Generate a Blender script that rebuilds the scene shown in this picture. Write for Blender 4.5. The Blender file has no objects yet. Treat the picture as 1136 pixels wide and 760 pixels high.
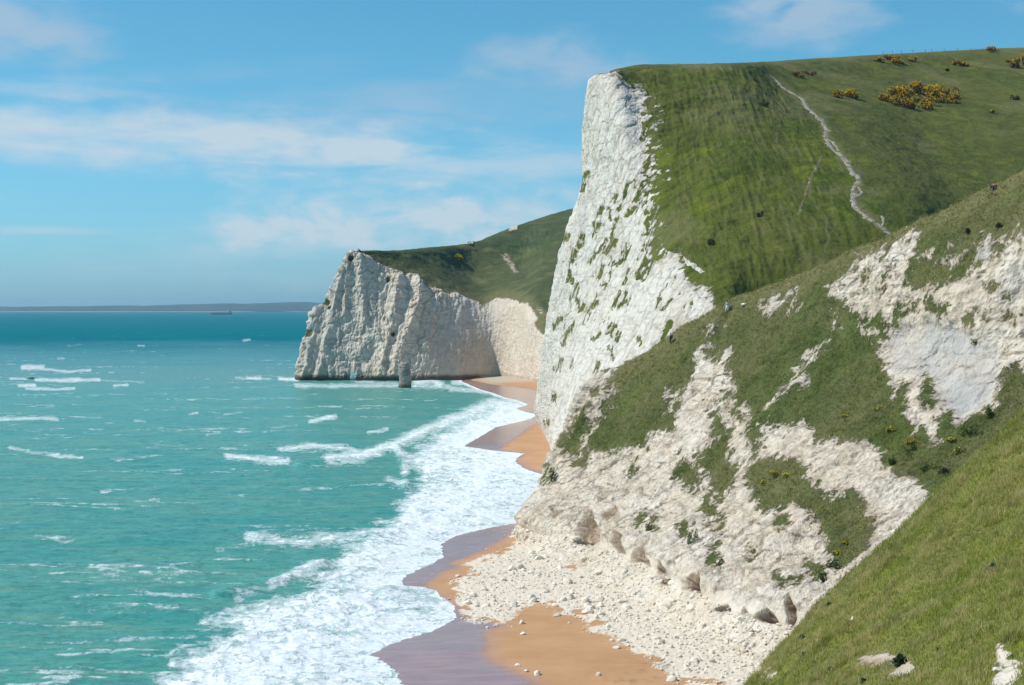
# Chalk headlands above a sandy beach and a turquoise sea.
import bpy, bmesh, math, random
import numpy as np
from mathutils import Vector, Matrix

rng = np.random.RandomState(7)
random.seed(7)
S = bpy.context.scene
COL = S.collection
F, CX, CY, H = 1893.0, 568.0, 342.0, 36.0       # focal length (px of the 1136 px photo), principal column, horizon row, eye height


def P(px, py, Y):
    """point seen at (px, py) standing Y metres ahead"""
    return ((px - CX) / F * Y, Y, H - (py - CY) / F * Y)


def G(px, py, z=0.0):
    """point seen at (px, py) lying at height z"""
    return P(px, py, (H - z) * F / (py - CY))


def proj(v):
    Y = np.maximum(v[..., 1], 1.0)
    return CX + F * v[..., 0] / Y, CY - F * (v[..., 2] - H) / Y


# ---------------------------------------------------------------- noise
_P = np.random.RandomState(3).permutation(256).astype(np.int32)
_P = np.concatenate([_P, _P, _P])
_g = np.random.RandomState(4).normal(size=(256, 3))
_G = (_g / np.linalg.norm(_g, axis=1)[:, None]).astype(np.float32)


def pn(x, y, z):
    x = np.asarray(x, np.float32); y = np.asarray(y, np.float32); z = np.asarray(z, np.float32)
    x, y, z = np.broadcast_arrays(x, y, z)
    fx, fy, fz = np.floor(x), np.floor(y), np.floor(z)
    xi, yi, zi = fx.astype(np.int32) & 255, fy.astype(np.int32) & 255, fz.astype(np.int32) & 255
    x, y, z = x - fx, y - fy, z - fz
    u, v, w = x * x * x * (x * (x * 6 - 15) + 10), y * y * y * (y * (y * 6 - 15) + 10), z * z * z * (z * (z * 6 - 15) + 10)
    def c(dx, dy, dz):
        g = _G[_P[_P[_P[xi + dx] + yi + dy] + zi + dz]]
        return g[..., 0] * (x - dx) + g[..., 1] * (y - dy) + g[..., 2] * (z - dz)
    a = c(0, 0, 0); a = a + u * (c(1, 0, 0) - a)
    b = c(0, 1, 0); b = b + u * (c(1, 1, 0) - b)
    a = a + v * (b - a)
    d = c(0, 0, 1); d = d + u * (c(1, 0, 1) - d)
    e = c(0, 1, 1); e = e + u * (c(1, 1, 1) - e)
    d = d + v * (e - d)
    return (a + w * (d - a)) * 1.5


def fbm(x, y, z, o=4, gain=.5):
    s = 0; a = 1.0; t = 0
    for i in range(o):
        k = 2.03 ** i
        s = s + a * pn(x * k + 17.3 * i, y * k + 5.1 * i, z * k + 9.7 * i); t += a; a *= gain
    return s / t * 1.3


def ridged(x, y, z, o=3):
    s = 0; a = 1.0; t = 0
    for i in range(o):
        k = 2.07 ** i
        s = s + a * (1 - 2 * np.abs(pn(x * k + 11.3 * i, y * k + 3.1 * i, z * k))); t += a; a *= .5
    return s / t


def cells(x, y, z):
    """worley cells: distance to the cell wall and a random value per cell"""
    x = np.asarray(x, np.float32); y = np.asarray(y, np.float32); z = np.asarray(z, np.float32)
    xi, yi, zi = np.floor(x), np.floor(y), np.floor(z)
    d1 = np.full(x.shape, 9, np.float32); d2 = d1.copy(); val = np.zeros_like(d1)
    jit = np.random.RandomState(8).rand(256, 4).astype(np.float32)
    ix, iy, iz = xi.astype(np.int32), yi.astype(np.int32), zi.astype(np.int32)
    for a in (-1, 0, 1):
        for b in (-1, 0, 1):
            for c_ in (-1, 0, 1):
                J = jit[_P[_P[_P[(ix + a) & 255] + ((iy + b) & 255)] + ((iz + c_) & 255)]]
                d = (xi + a + J[..., 0] - x) ** 2 + (yi + b + J[..., 1] - y) ** 2 + (zi + c_ + J[..., 2] - z) ** 2
                n = d < d1
                d2 = np.where(n, d1, np.minimum(d2, d)); val = np.where(n, J[..., 3], val); d1 = np.where(n, d, d1)
    return np.sqrt(d2) - np.sqrt(d1), val - .5


def sst(a, b, x):
    t = np.clip((x - a) / (b - a), 0, 1)
    return t * t * (3 - 2 * t)


def poly_sd(px, py, poly):
    """signed distance, positive inside"""
    d = np.full(px.shape, 1e9, np.float32); ins = np.zeros(px.shape, bool)
    n = len(poly)
    for i in range(n):
        x0, y0 = poly[i]; x1, y1 = poly[(i + 1) % n]
        ex, ey = x1 - x0, y1 - y0
        t = np.clip(((px - x0) * ex + (py - y0) * ey) / (ex * ex + ey * ey + 1e-9), 0, 1)
        d = np.minimum(d, (px - x0 - t * ex) ** 2 + (py - y0 - t * ey) ** 2)
        if y0 != y1:
            c = ((y0 > py) != (y1 > py)) & (px < (x1 - x0) * (py - y0) / (y1 - y0) + x0)
            ins ^= c
    d = np.sqrt(d)
    return np.where(ins, d, -d)


def seg_d(px, py, pts):
    """distance to a polyline"""
    d = np.full(px.shape, 1e9, np.float32)
    for (x0, y0), (x1, y1) in zip(pts[:-1], pts[1:]):
        ex, ey = x1 - x0, y1 - y0
        t = np.clip(((px - x0) * ex + (py - y0) * ey) / (ex * ex + ey * ey + 1e-9), 0, 1)
        d = np.minimum(d, (px - x0 - t * ex) ** 2 + (py - y0 - t * ey) ** 2)
    return np.sqrt(d)


# ---------------------------------------------------------------- lofted terrain
def pchip(t, y, q):
    h = np.diff(t); dl = np.diff(y, axis=0) / h[:, None]
    m = np.zeros_like(y)
    for i in range(1, len(t) - 1):
        a, b = dl[i - 1], dl[i]
        w1, w2 = 2 * h[i] + h[i - 1], h[i] + 2 * h[i - 1]
        with np.errstate(divide='ignore', invalid='ignore'):
            r = (w1 + w2) / (w1 / a + w2 / b)
        m[i] = np.where(a * b > 0, r, 0)
    m[0], m[-1] = dl[0], dl[-1]
    i = np.clip(np.searchsorted(t, q, side='right') - 1, 0, len(t) - 2)
    s = ((q - t[i]) / h[i])[:, None]; hh = h[i][:, None]
    return ((2 * s**3 - 3 * s**2 + 1) * y[i] + (s**3 - 2 * s**2 + s) * hh * m[i]
            + (-2 * s**3 + 3 * s**2) * y[i + 1] + (s**3 - s**2) * hh * m[i + 1])


def samples(t, seg):
    q = [np.linspace(t[i], t[i + 1], seg[i], endpoint=False) for i in range(len(seg))]
    return np.concatenate(q + [[t[-1]]])


def loft(rows, useg, vseg):
    A = np.array(rows, float)                     # R x C x 3
    R, C, _ = A.shape
    du = np.linalg.norm(np.diff(A, axis=1), axis=2).mean(0); tu = np.concatenate([[0], np.cumsum(du)])
    B = pchip(tu, A.transpose(1, 0, 2).reshape(C, -1), samples(tu, useg))
    B = B.reshape(-1, R, 3).transpose(1, 0, 2)    # R x U x 3
    dv = np.linalg.norm(np.diff(A, axis=0), axis=2).mean(1); tv = np.concatenate([[0], np.cumsum(dv)])
    U = B.shape[1]
    V = pchip(tv, B.reshape(R, -1), samples(tv, vseg))
    return V.reshape(-1, U, 3)


def normals(V):
    a = np.gradient(V, axis=1); b = np.gradient(V, axis=0)
    n = np.cross(a, b)
    n /= np.linalg.norm(n, axis=2)[..., None] + 1e-9
    return n


def grid_mesh(name, V, attrs, mat, kind='structure', keep=None, crisp=None):
    r, c, _ = V.shape
    idx = np.arange(r * c, dtype=np.int32).reshape(r, c)
    q = np.stack([idx[:-1, :-1], idx[:-1, 1:], idx[1:, 1:], idx[1:, :-1]], -1).reshape(-1, 4)
    if keep is not None:
        q = q[keep[:-1, :-1].reshape(-1)]
    me = bpy.data.meshes.new(name)
    me.vertices.add(r * c); me.vertices.foreach_set('co', V.astype(np.float32).ravel())
    n = len(q)
    me.loops.add(n * 4); me.loops.foreach_set('vertex_index', q.ravel())
    me.polygons.add(n); me.polygons.foreach_set('loop_start', np.arange(n, dtype=np.int32) * 4)
    sm = np.ones(n, bool)
    if crisp is not None:
        cr = (crisp[:-1, :-1] > .5).reshape(-1); sm = ~(cr if keep is None else cr[keep[:-1, :-1].reshape(-1)])
    me.polygons.foreach_set('use_smooth', sm)
    me.update(calc_edges=True)
    for k, v in attrs.items():
        a = me.attributes.new(k, 'FLOAT', 'POINT'); a.data.foreach_set('value', np.asarray(v, np.float32).ravel())
    me.materials.append(mat)
    o = bpy.data.objects.new(name, me); COL.objects.link(o)
    if kind: o['kind'] = kind
    return o


class Surf:
    """final vertices of a terrain sheet, to stand things on it"""
    def __init__(s, V):
        s.V = V; s.N = normals(V); s.px, s.py = proj(V)
    def at(s, px, py, tol=2.5):
        d = (s.px - px) ** 2 + (s.py - py) ** 2
        m = d.min(); ok = d <= max(tol * tol, m + .5)
        Y = np.where(ok, s.V[..., 1], 1e9)
        front = Y.min()
        d2 = np.where(ok & (Y < front + 6), d, 1e9)
        i = np.unravel_index(np.argmin(d2), d2.shape)
        return s.V[i].copy(), s.N[i].copy()


# ---------------------------------------------------------------- shader helper
class NT:
    def __init__(s, mat):
        s.t = mat.node_tree; s.n = s.t.nodes; s.l = s.t.links
        s.n.clear()
    def new(s, typ, **kw):
        n = s.n.new(typ)
        for k, v in kw.items(): setattr(n, k, v)
        return n
    def set(s, sock, v):
        if isinstance(v, bpy.types.NodeSocket): s.l.new(v, sock)
        else:
            if hasattr(sock.default_value, '__len__') and not hasattr(v, '__len__'): v = (v,) * len(sock.default_value)
            if hasattr(v, '__len__') and len(sock.default_value) == 4 and len(v) == 3: v = (*v, 1)
            sock.default_value = v
    def math(s, op, a, b=0.0, clamp=False):
        n = s.new('ShaderNodeMath', operation=op, use_clamp=clamp); s.set(n.inputs[0], a); s.set(n.inputs[1], b); return n.outputs[0]
    def vm(s, op, a, b=(0, 0, 0)):
        n = s.new('ShaderNodeVectorMath', operation=op); s.set(n.inputs[0], a); s.set(n.inputs[1], b)
        return n.outputs['Value'] if op in ('LENGTH', 'DOT_PRODUCT') else n.outputs[0]
    def pos(s):
        return s.new('ShaderNodeNewGeometry').outputs['Position']
    def attr(s, name):
        return s.new('ShaderNodeAttribute', attribute_name=name).outputs['Fac']
    def noise(s, vec, scale=1.0, detail=3.0, rough=.5, dist=0.0):
        n = s.new('ShaderNodeTexNoise'); s.set(n.inputs['Vector'], vec)
        n.inputs['Scale'].default_value = scale; n.inputs['Detail'].default_value = detail
        n.inputs['Roughness'].default_value = rough; n.inputs['Distortion'].default_value = dist
        return n.outputs['Fac']
    def vor(s, vec, scale=1.0, feature='F1'):
        n = s.new('ShaderNodeTexVoronoi', feature=feature); s.set(n.inputs['Vector'], vec); n.inputs['Scale'].default_value = scale
        return n.outputs['Distance']
    def scale(s, vec, v):
        return s.vm('MULTIPLY', vec, v)
    def ss(s, x, lo, hi, a=0.0, b=1.0):
        n = s.new('ShaderNodeMapRange', interpolation_type='SMOOTHSTEP'); s.set(n.inputs[0], x)
        s.set(n.inputs[1], lo); s.set(n.inputs[2], hi); s.set(n.inputs[3], a); s.set(n.inputs[4], b); return n.outputs[0]
    def mix(s, f, a, b):
        n = s.new('ShaderNodeMix', data_type='RGBA'); s.set(n.inputs[0], f); s.set(n.inputs[6], a); s.set(n.inputs[7], b); return n.outputs[2]
    def bump(s, h, dist=.2, strength=.7, normal=None):
        n = s.new('ShaderNodeBump'); s.set(n.inputs['Height'], h); n.inputs['Distance'].default_value = dist
        n.inputs['Strength'].default_value = strength
        if normal is not None: s.l.new(normal, n.inputs['Normal'])
        return n.outputs[0]
    def bsdf(s, color, rough=.9, normal=None, spec=.3, **kw):
        b = s.new('ShaderNodeBsdfPrincipled'); s.set(b.inputs['Base Color'], color); s.set(b.inputs['Roughness'], rough)
        s.set(b.inputs['Specular IOR Level'], spec)
        for k, v in kw.items(): s.set(b.inputs[k], v)
        if normal is not None: s.l.new(normal, b.inputs['Normal'])
        o = s.new('ShaderNodeOutputMaterial'); s.l.new(b.outputs[0], o.inputs[0]); return b


def mat(name):
    m = bpy.data.materials.new(name); m.use_nodes = True
    return m, NT(m)


def flat(name, c, rough=.8, var=.25, scale=6.0, spec=.3):
    m, t = mat(name); p = t.pos()
    n = t.noise(p, scale, 3)
    t.bsdf(t.mix(t.ss(n, .3, .7), tuple(x * (1 - var) for x in c), tuple(min(1, x * (1 + var)) for x in c)), rough, spec=spec)
    return m


def terrain_mat(name, white=(.72, .645, .54), cream=(.64, .53, .40), grey=(.46, .43, .385), greyness=.5, creaminess=.55,
                g_dark=(.045, .070, .018), g_mid=(.095, .120, .036), g_olive=(.150, .138, .062), g_bright=(.120, .165, .028), g_tan=(.25, .21, .12),
                gs=1.0, stripes=0.0, olive=.5, bright=.5):
    m, t = mat(name); p = t.pos()
    # chalk
    big = t.noise(t.scale(p, (.06, .06, .025)), 1, 4, .6)
    mid = t.noise(t.scale(p, (.35, .35, .12)), 1, 6, .62, .4)
    fine = t.noise(t.scale(p, (1.6, 1.6, .9)), 1, 6, .65)
    bed = t.noise(t.scale(p, (.05, .05, 1.3)), 1, 3, .6, .5)
    drip = t.noise(t.scale(p, (.9, .9, .10)), 1, 5, .65, .3)
    spot = t.noise(t.scale(p, (.16, .16, .16)), 1, 6, .68, .6)
    grit = t.noise(t.scale(p, (4.5, 4.5, 3)), 1, 4, .7)
    c = t.mix(t.math('MULTIPLY', t.ss(spot, .44, .60), creaminess), white, cream)
    c = t.mix(t.math('MULTIPLY', t.ss(big, .45, .62), creaminess * .8), c, cream)
    c = t.mix(t.math('MULTIPLY', t.ss(mid, .50, .66), greyness), c, grey)
    c = t.mix(t.math('MULTIPLY', t.ss(drip, .54, .70), .34), c, (.36, .32, .26))
    c = t.mix(t.math('MULTIPLY', t.ss(bed, .55, .66), .38), c, (.37, .31, .24))
    c = t.mix(t.math('MULTIPLY', t.ss(fine, .56, .72), .36), c, (.29, .25, .20))
    c = t.mix(t.math('MULTIPLY', t.ss(grit, .56, .72), .28), c, (.30, .265, .22))
    c = t.mix(t.math('MULTIPLY', t.attr('crack'), .45), c, (.22, .18, .135))  # cracks darkened in the colour, standing in for the shade inside them
    c = t.mix(t.attr('grey_and_shade'), c, t.mix(t.ss(mid, .35, .65), (.33, .335, .34), (.45, .44, .425)))  # greys the chalk: grey outcrops, and shade painted on faces turned from the sun
    c = t.mix(t.attr('brown'), c, t.mix(t.ss(fine, .3, .7), (.22, .145, .09), (.44, .315, .205)))
    c = t.mix(t.attr('tide'), c, t.mix(fine, (.035, .032, .026), (.10, .09, .07)))
    # grass
    q = t.scale(p, (gs, gs, gs))
    n1 = t.noise(q, .035, 4, .6); n2 = t.noise(q, .22, 5, .65, .6); n3 = t.noise(q, 1.3, 5, .7); n4 = t.noise(q, .09, 4, .65, 1.0)
    g = t.mix(t.ss(n2, .35, .65), g_dark, g_mid)
    g = t.mix(t.math('MULTIPLY', t.ss(n1, .40, .66), olive), g, g_olive)
    g = t.mix(t.math('MULTIPLY', t.ss(n4, .50, .72), bright), g, g_bright)
    g = t.mix(t.math('MULTIPLY', t.ss(n3, .52, .74), .45), g, g_tan)
    g = t.mix(t.math('MULTIPLY', t.ss(n3, .48, .30), .6), g, tuple(x * .45 for x in g_dark))
    if stripes:
        w = t.noise(t.scale(p, (.22, .05, .05)), 1, 3, .55, .8)
        w2 = t.noise(t.scale(p, (.9, .12, .16)), 1, 4, .6, .8)
        f = t.math('MULTIPLY', t.ss(w2, .52, .68), t.math('MULTIPLY', t.attr('rill'), stripes))
        g = t.mix(f, g, (.17, .135, .075))
        g = t.mix(t.math('MULTIPLY', t.ss(w, .55, .40), t.math('MULTIPLY', t.attr('rill'), .28)), g, g_dark)
    g = t.mix(t.math('MULTIPLY', t.attr('brown'), .7), g, (.21, .175, .115))
    g = t.mix(t.attr('dry'), g, t.mix(n3, (.115, .115, .046), (.235, .205, .095)))
    fray = t.noise(t.scale(p, (.55, .55, .35)), 1, 7, .72, .5)
    ga = t.math('ADD', t.attr('grass'), t.math('MULTIPLY', t.math('SUBTRACT', fray, .5), 2.0))
    ga = t.math('ADD', ga, t.math('MULTIPLY', t.math('SUBTRACT', n3, .5), .9))
    gf = t.ss(ga, .44, .56)
    # thin brown soil lip where the turf ends
    lip = t.math('MULTIPLY', t.ss(ga, .20, .46), .60)
    c = t.mix(lip, c, (.23, .18, .11))
    col = t.mix(gf, c, g)
    hc = t.math('ADD', t.math('ADD', t.math('MULTIPLY', mid, 1.8), t.math('MULTIPLY', fine, .9)), t.math('MULTIPLY', grit, .25))
    hg = t.math('ADD', t.math('MULTIPLY', n2, 1.0), t.math('MULTIPLY', n3, .8))
    hm = t.new('ShaderNodeMix', data_type='FLOAT'); t.set(hm.inputs[0], gf); t.set(hm.inputs[2], hc); t.set(hm.inputs[3], hg)
    t.bsdf(col, .95, t.bump(hm.outputs[0], .55, .75), spec=.15)
    return m


# ================================================================ camera, light, sky
cam = bpy.data.cameras.new('camera'); cam.sensor_width = 36; cam.lens = F / 1136 * 36
cam.shift_y = -(760 / 2 - CY) / 1136
cam.clip_start = .5; cam.clip_end = 90000
co = bpy.data.objects.new('camera', cam); COL.objects.link(co)
co.location = (0, 0, H); co.rotation_euler = (math.radians(90), 0, 0)
S.camera = co

EL = math.radians(48)
sdir = Vector((-.62, .01, 0)).normalized() * math.cos(EL); sdir.z = math.sin(EL)
sun = bpy.data.lights.new('sun', 'SUN'); sun.energy = 4.3; sun.angle = math.radians(.53); sun.color = (1, .955, .88)
so = bpy.data.objects.new('sun', sun); COL.objects.link(so)
so.rotation_euler = sdir.to_track_quat('Z', 'Y').to_euler(); so.location = (-100, 0, 300)


def build_world():
    w = bpy.data.worlds.new('World'); S.world = w; w.use_nodes = True
    t = NT(w)
    sky = t.new('ShaderNodeTexSky', sky_type='NISHITA'); sky.sun_disc = False
    sky.sun_elevation = EL; sky.sun_rotation = math.atan2(sdir.x, sdir.y)
    sky.altitude = 30; sky.air_density = 1.0; sky.dust_density = .6; sky.ozone_density = 2.0
    d = t.new('ShaderNodeTexCoord').outputs['Generated']
    xyz = t.new('ShaderNodeSeparateXYZ'); t.l.new(d, xyz.inputs[0])
    u = t.math('MULTIPLY', t.math('ARCTAN2', xyz.outputs[0], xyz.outputs[1]), F)
    v = t.math('MULTIPLY', t.math('ARCSINE', xyz.outputs[2]), F)
    cb = t.new('ShaderNodeCombineXYZ'); t.l.new(u, cb.inputs[0]); t.l.new(v, cb.inputs[1])
    uv = cb.outputs[0]
    wob = t.noise(t.scale(uv, (.012, .03, 1)), 1, 5, .55)
    streak = t.noise(t.scale(uv, (.0045, .030, 1)), 1, 7, .58, .25)
    puff = t.noise(t.scale(uv, (.014, .026, 1)), 1, 8, .58, .4)
    def blob(px, py, sx, sy, amp, tex, lo=.36, hi=.62):
        e = t.vm('LENGTH', t.scale(t.vm('SUBTRACT', uv, (px - CX, CY - py, 0)), (1 / sx, 1 / sy, 0)))
        e = t.math('ADD', e, t.math('MULTIPLY', t.math('SUBTRACT', wob, .5), 1.5))
        g = t.ss(e, 1.15, .15, 0, amp)
        return t.math('MULTIPLY', g, t.ss(tex, lo, hi))
    def add(*L):
        a = L[0]
        for b in L[1:]: a = t.math('ADD', a, b)
        return a
    white = add(blob(150, 158, 400, 42, .85, streak, .22, .55), blob(520, 180, 330, 38, .62, streak, .28, .62),
                blob(390, 244, 175, 46, .95, puff, .27, .66), blob(560, 246, 150, 44, .85, puff, .27, .66), blob(300, 262, 120, 34, .5, puff, .27, .65),
                blob(60, 108, 150, 16, .35, streak, .3, .6), blob(60, 259, 75, 6, .40, streak, .2, .5),
                blob(330, 285, 300, 45, .28, streak, .3, .7), blob(-200, 200, 250, 60, .5, puff), blob(1500, 60, 300, 60, .4, puff))
    greyc = add(blob(20, 45, 120, 52, .75, puff, .22, .55), blob(885, 22, 105, 40, .85, puff, .2, .5), blob(620, 68, 105, 36, .6, puff, .25, .55),
                blob(430, 112, 420, 50, .30, streak, .3, .65), blob(1125, 18, 50, 20, .35, puff, .3, .6), blob(330, 135, 330, 40, .25, streak, .3, .7))
    # clouds over the rest of the sky
    dome = t.noise(t.scale(d, (1.6, 1.6, 5)), 1, 7, .58)
    zfar = t.ss(xyz.outputs[2], .22, .34)
    white = t.math('ADD', white, t.math('MULTIPLY', t.math('MULTIPLY', t.ss(dome, .52, .72), zfar), .5))
    base = t.new('ShaderNodeMix', data_type='RGBA', blend_type='MULTIPLY'); base.inputs[0].default_value = 1
    t.l.new(sky.outputs[0], base.inputs[6])
    tint = t.mix(t.ss(xyz.outputs[2], -.06, .17), SKY_LOW, SKY_HIGH)
    t.l.new(tint, base.inputs[7])
    c = t.mix(t.math('MINIMUM', greyc, .75), base.outputs[2], CLOUD_GREY)
    c = t.mix(t.math('MINIMUM', white, .85), c, CLOUD_WHITE)
    bg = t.new('ShaderNodeBackground'); t.l.new(c, bg.inputs[0]); bg.inputs[1].default_value = SKY_STR
    out = t.new('ShaderNodeOutputWorld'); t.l.new(bg.outputs[0], out.inputs[0])


SKY_STR = .112
SKY_LOW, SKY_HIGH = (.49, .92, 1.48), (.38, .86, 1.02)
CLOUD_WHITE, CLOUD_GREY = (4.9, 5.8, 6.5), (3.5, 4.6, 5.8)
build_world()

v = S.view_settings
v.view_transform = 'Standard'; v.look = 'None'; v.exposure = .10; v.gamma = 1; v.use_curve_mapping = False
c = S.cycles
c.use_denoising = True; c.max_bounces = 5; c.diffuse_bounces = 3; c.glossy_bounces = 2; c.transmission_bounces = 2; c.volume_bounces = 0
c.transparent_max_bounces = 6; c.caustics_reflective = False; c.caustics_refractive = False
c.use_adaptive_sampling = True; c.adaptive_threshold = .02

# ================================================================ materials of the setting
M_near = terrain_mat('chalk_and_turf', greyness=.32, creaminess=.75, olive=.7, bright=.35, gs=1.4)
M_mid = terrain_mat('sunlit_chalk_and_turf', white=(.70, .66, .585), cream=(.61, .525, .42), greyness=.45, creaminess=.40, gs=.8, stripes=.4, olive=.5, bright=.75,
                    g_dark=(.045, .068, .008), g_mid=(.082, .108, .013), g_olive=(.125, .118, .026), g_bright=(.145, .17, .012), g_tan=(.18, .155, .055))
M_far = terrain_mat('far_chalk_and_turf', white=(.72, .635, .52), cream=(.63, .505, .375), grey=(.48, .43, .365), greyness=.55, creaminess=.55, gs=.35, olive=.55, bright=.2,
                    g_dark=(.035, .060, .018), g_mid=(.060, .092, .030), g_olive=(.100, .105, .05), g_tan=(.14, .14, .07))
M_fore = terrain_mat('meadow_turf', gs=2.2, olive=.75, bright=.75, g_dark=(.115, .138, .022), g_mid=(.19, .21, .036), g_olive=(.27, .23, .08), g_bright=(.21, .26, .025))


# ================================================================ shoreline as functions of the row in the photograph, turned into metres
def ground_curve(pts):
    a = np.array(sorted(((H * F / (y - CY)), (x - CX) / F * (H * F / (y - CY))) for x, y in pts))
    return a[:, 0], a[:, 1]


WATER = [(520, 1100), (490, 850), (456, 770), (437, 743), (413, 726), (432, 715), (480, 700), (500, 690), (508, 683), (504, 672), (492, 663), (484, 655), (466, 651), (436, 649),
         (451, 638), (476, 627), (492, 618), (489, 604), (504, 595), (545, 585), (576, 580), (595, 565), (612, 545), (615, 530), (604, 527), (582, 520), (571, 512), (576, 506),
         (582, 503), (548, 500), (514, 495), (532, 485), (550, 474), (588, 465), (597, 460), (582, 457), (572, 453), (586, 449), (577, 445), (560, 441), (547, 436),
         (533, 432), (521, 427), (512, 423), (516, 418), (545, 412), (560, 405), (600, 398), (700, 385), (1200, 372), (3000, 360)]
DRY = [(640, 1100), (610, 850), (590, 765), (580, 757), (546, 740), (537, 727), (541, 705), (556, 697), (524, 690), (513, 683), (507, 672), (480, 661), (474, 650), (486, 639),
       (508, 632), (499, 626), (530, 615), (560, 600), (585, 580), (612, 545), (616, 530), (609, 527), (586, 520), (573, 512), (579, 506), (584, 503), (556, 500), (560, 495), (571, 490),
       (584, 479), (600, 470), (603, 445), (600, 438), (586, 434), (562, 431), (545, 428), (524, 423), (520, 418), (550, 412), (565, 405), (610, 398), (710, 385), (1250, 372), (3100, 360)]
wY, wX = ground_curve(WATER)
dY, dX = ground_curve(DRY)


def shore_d(X, Y):
    return X - np.interp(Y, wY, wX)


def beach_z(X, Y):
    d = shore_d(X, Y)
    k = np.interp(Y, [0, 300, 600, 1000], [.05, .06, .08, .10])
    top = np.interp(Y, [0, 250, 600, 800, 1000], [1.7, 1.3, 1.6, 4.0, 4.0])
    z = np.where(d > 0, top * (1 - np.exp(-k * np.maximum(d, 0) / top)), np.maximum(k * d, -4))
    return z


def fan(pxs, Ys):
    Y = np.asarray(Ys)[:, None]; px = np.asarray(pxs)[None, :]
    X = (px - CX) / F * Y
    return X, Y + 0 * px


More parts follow.
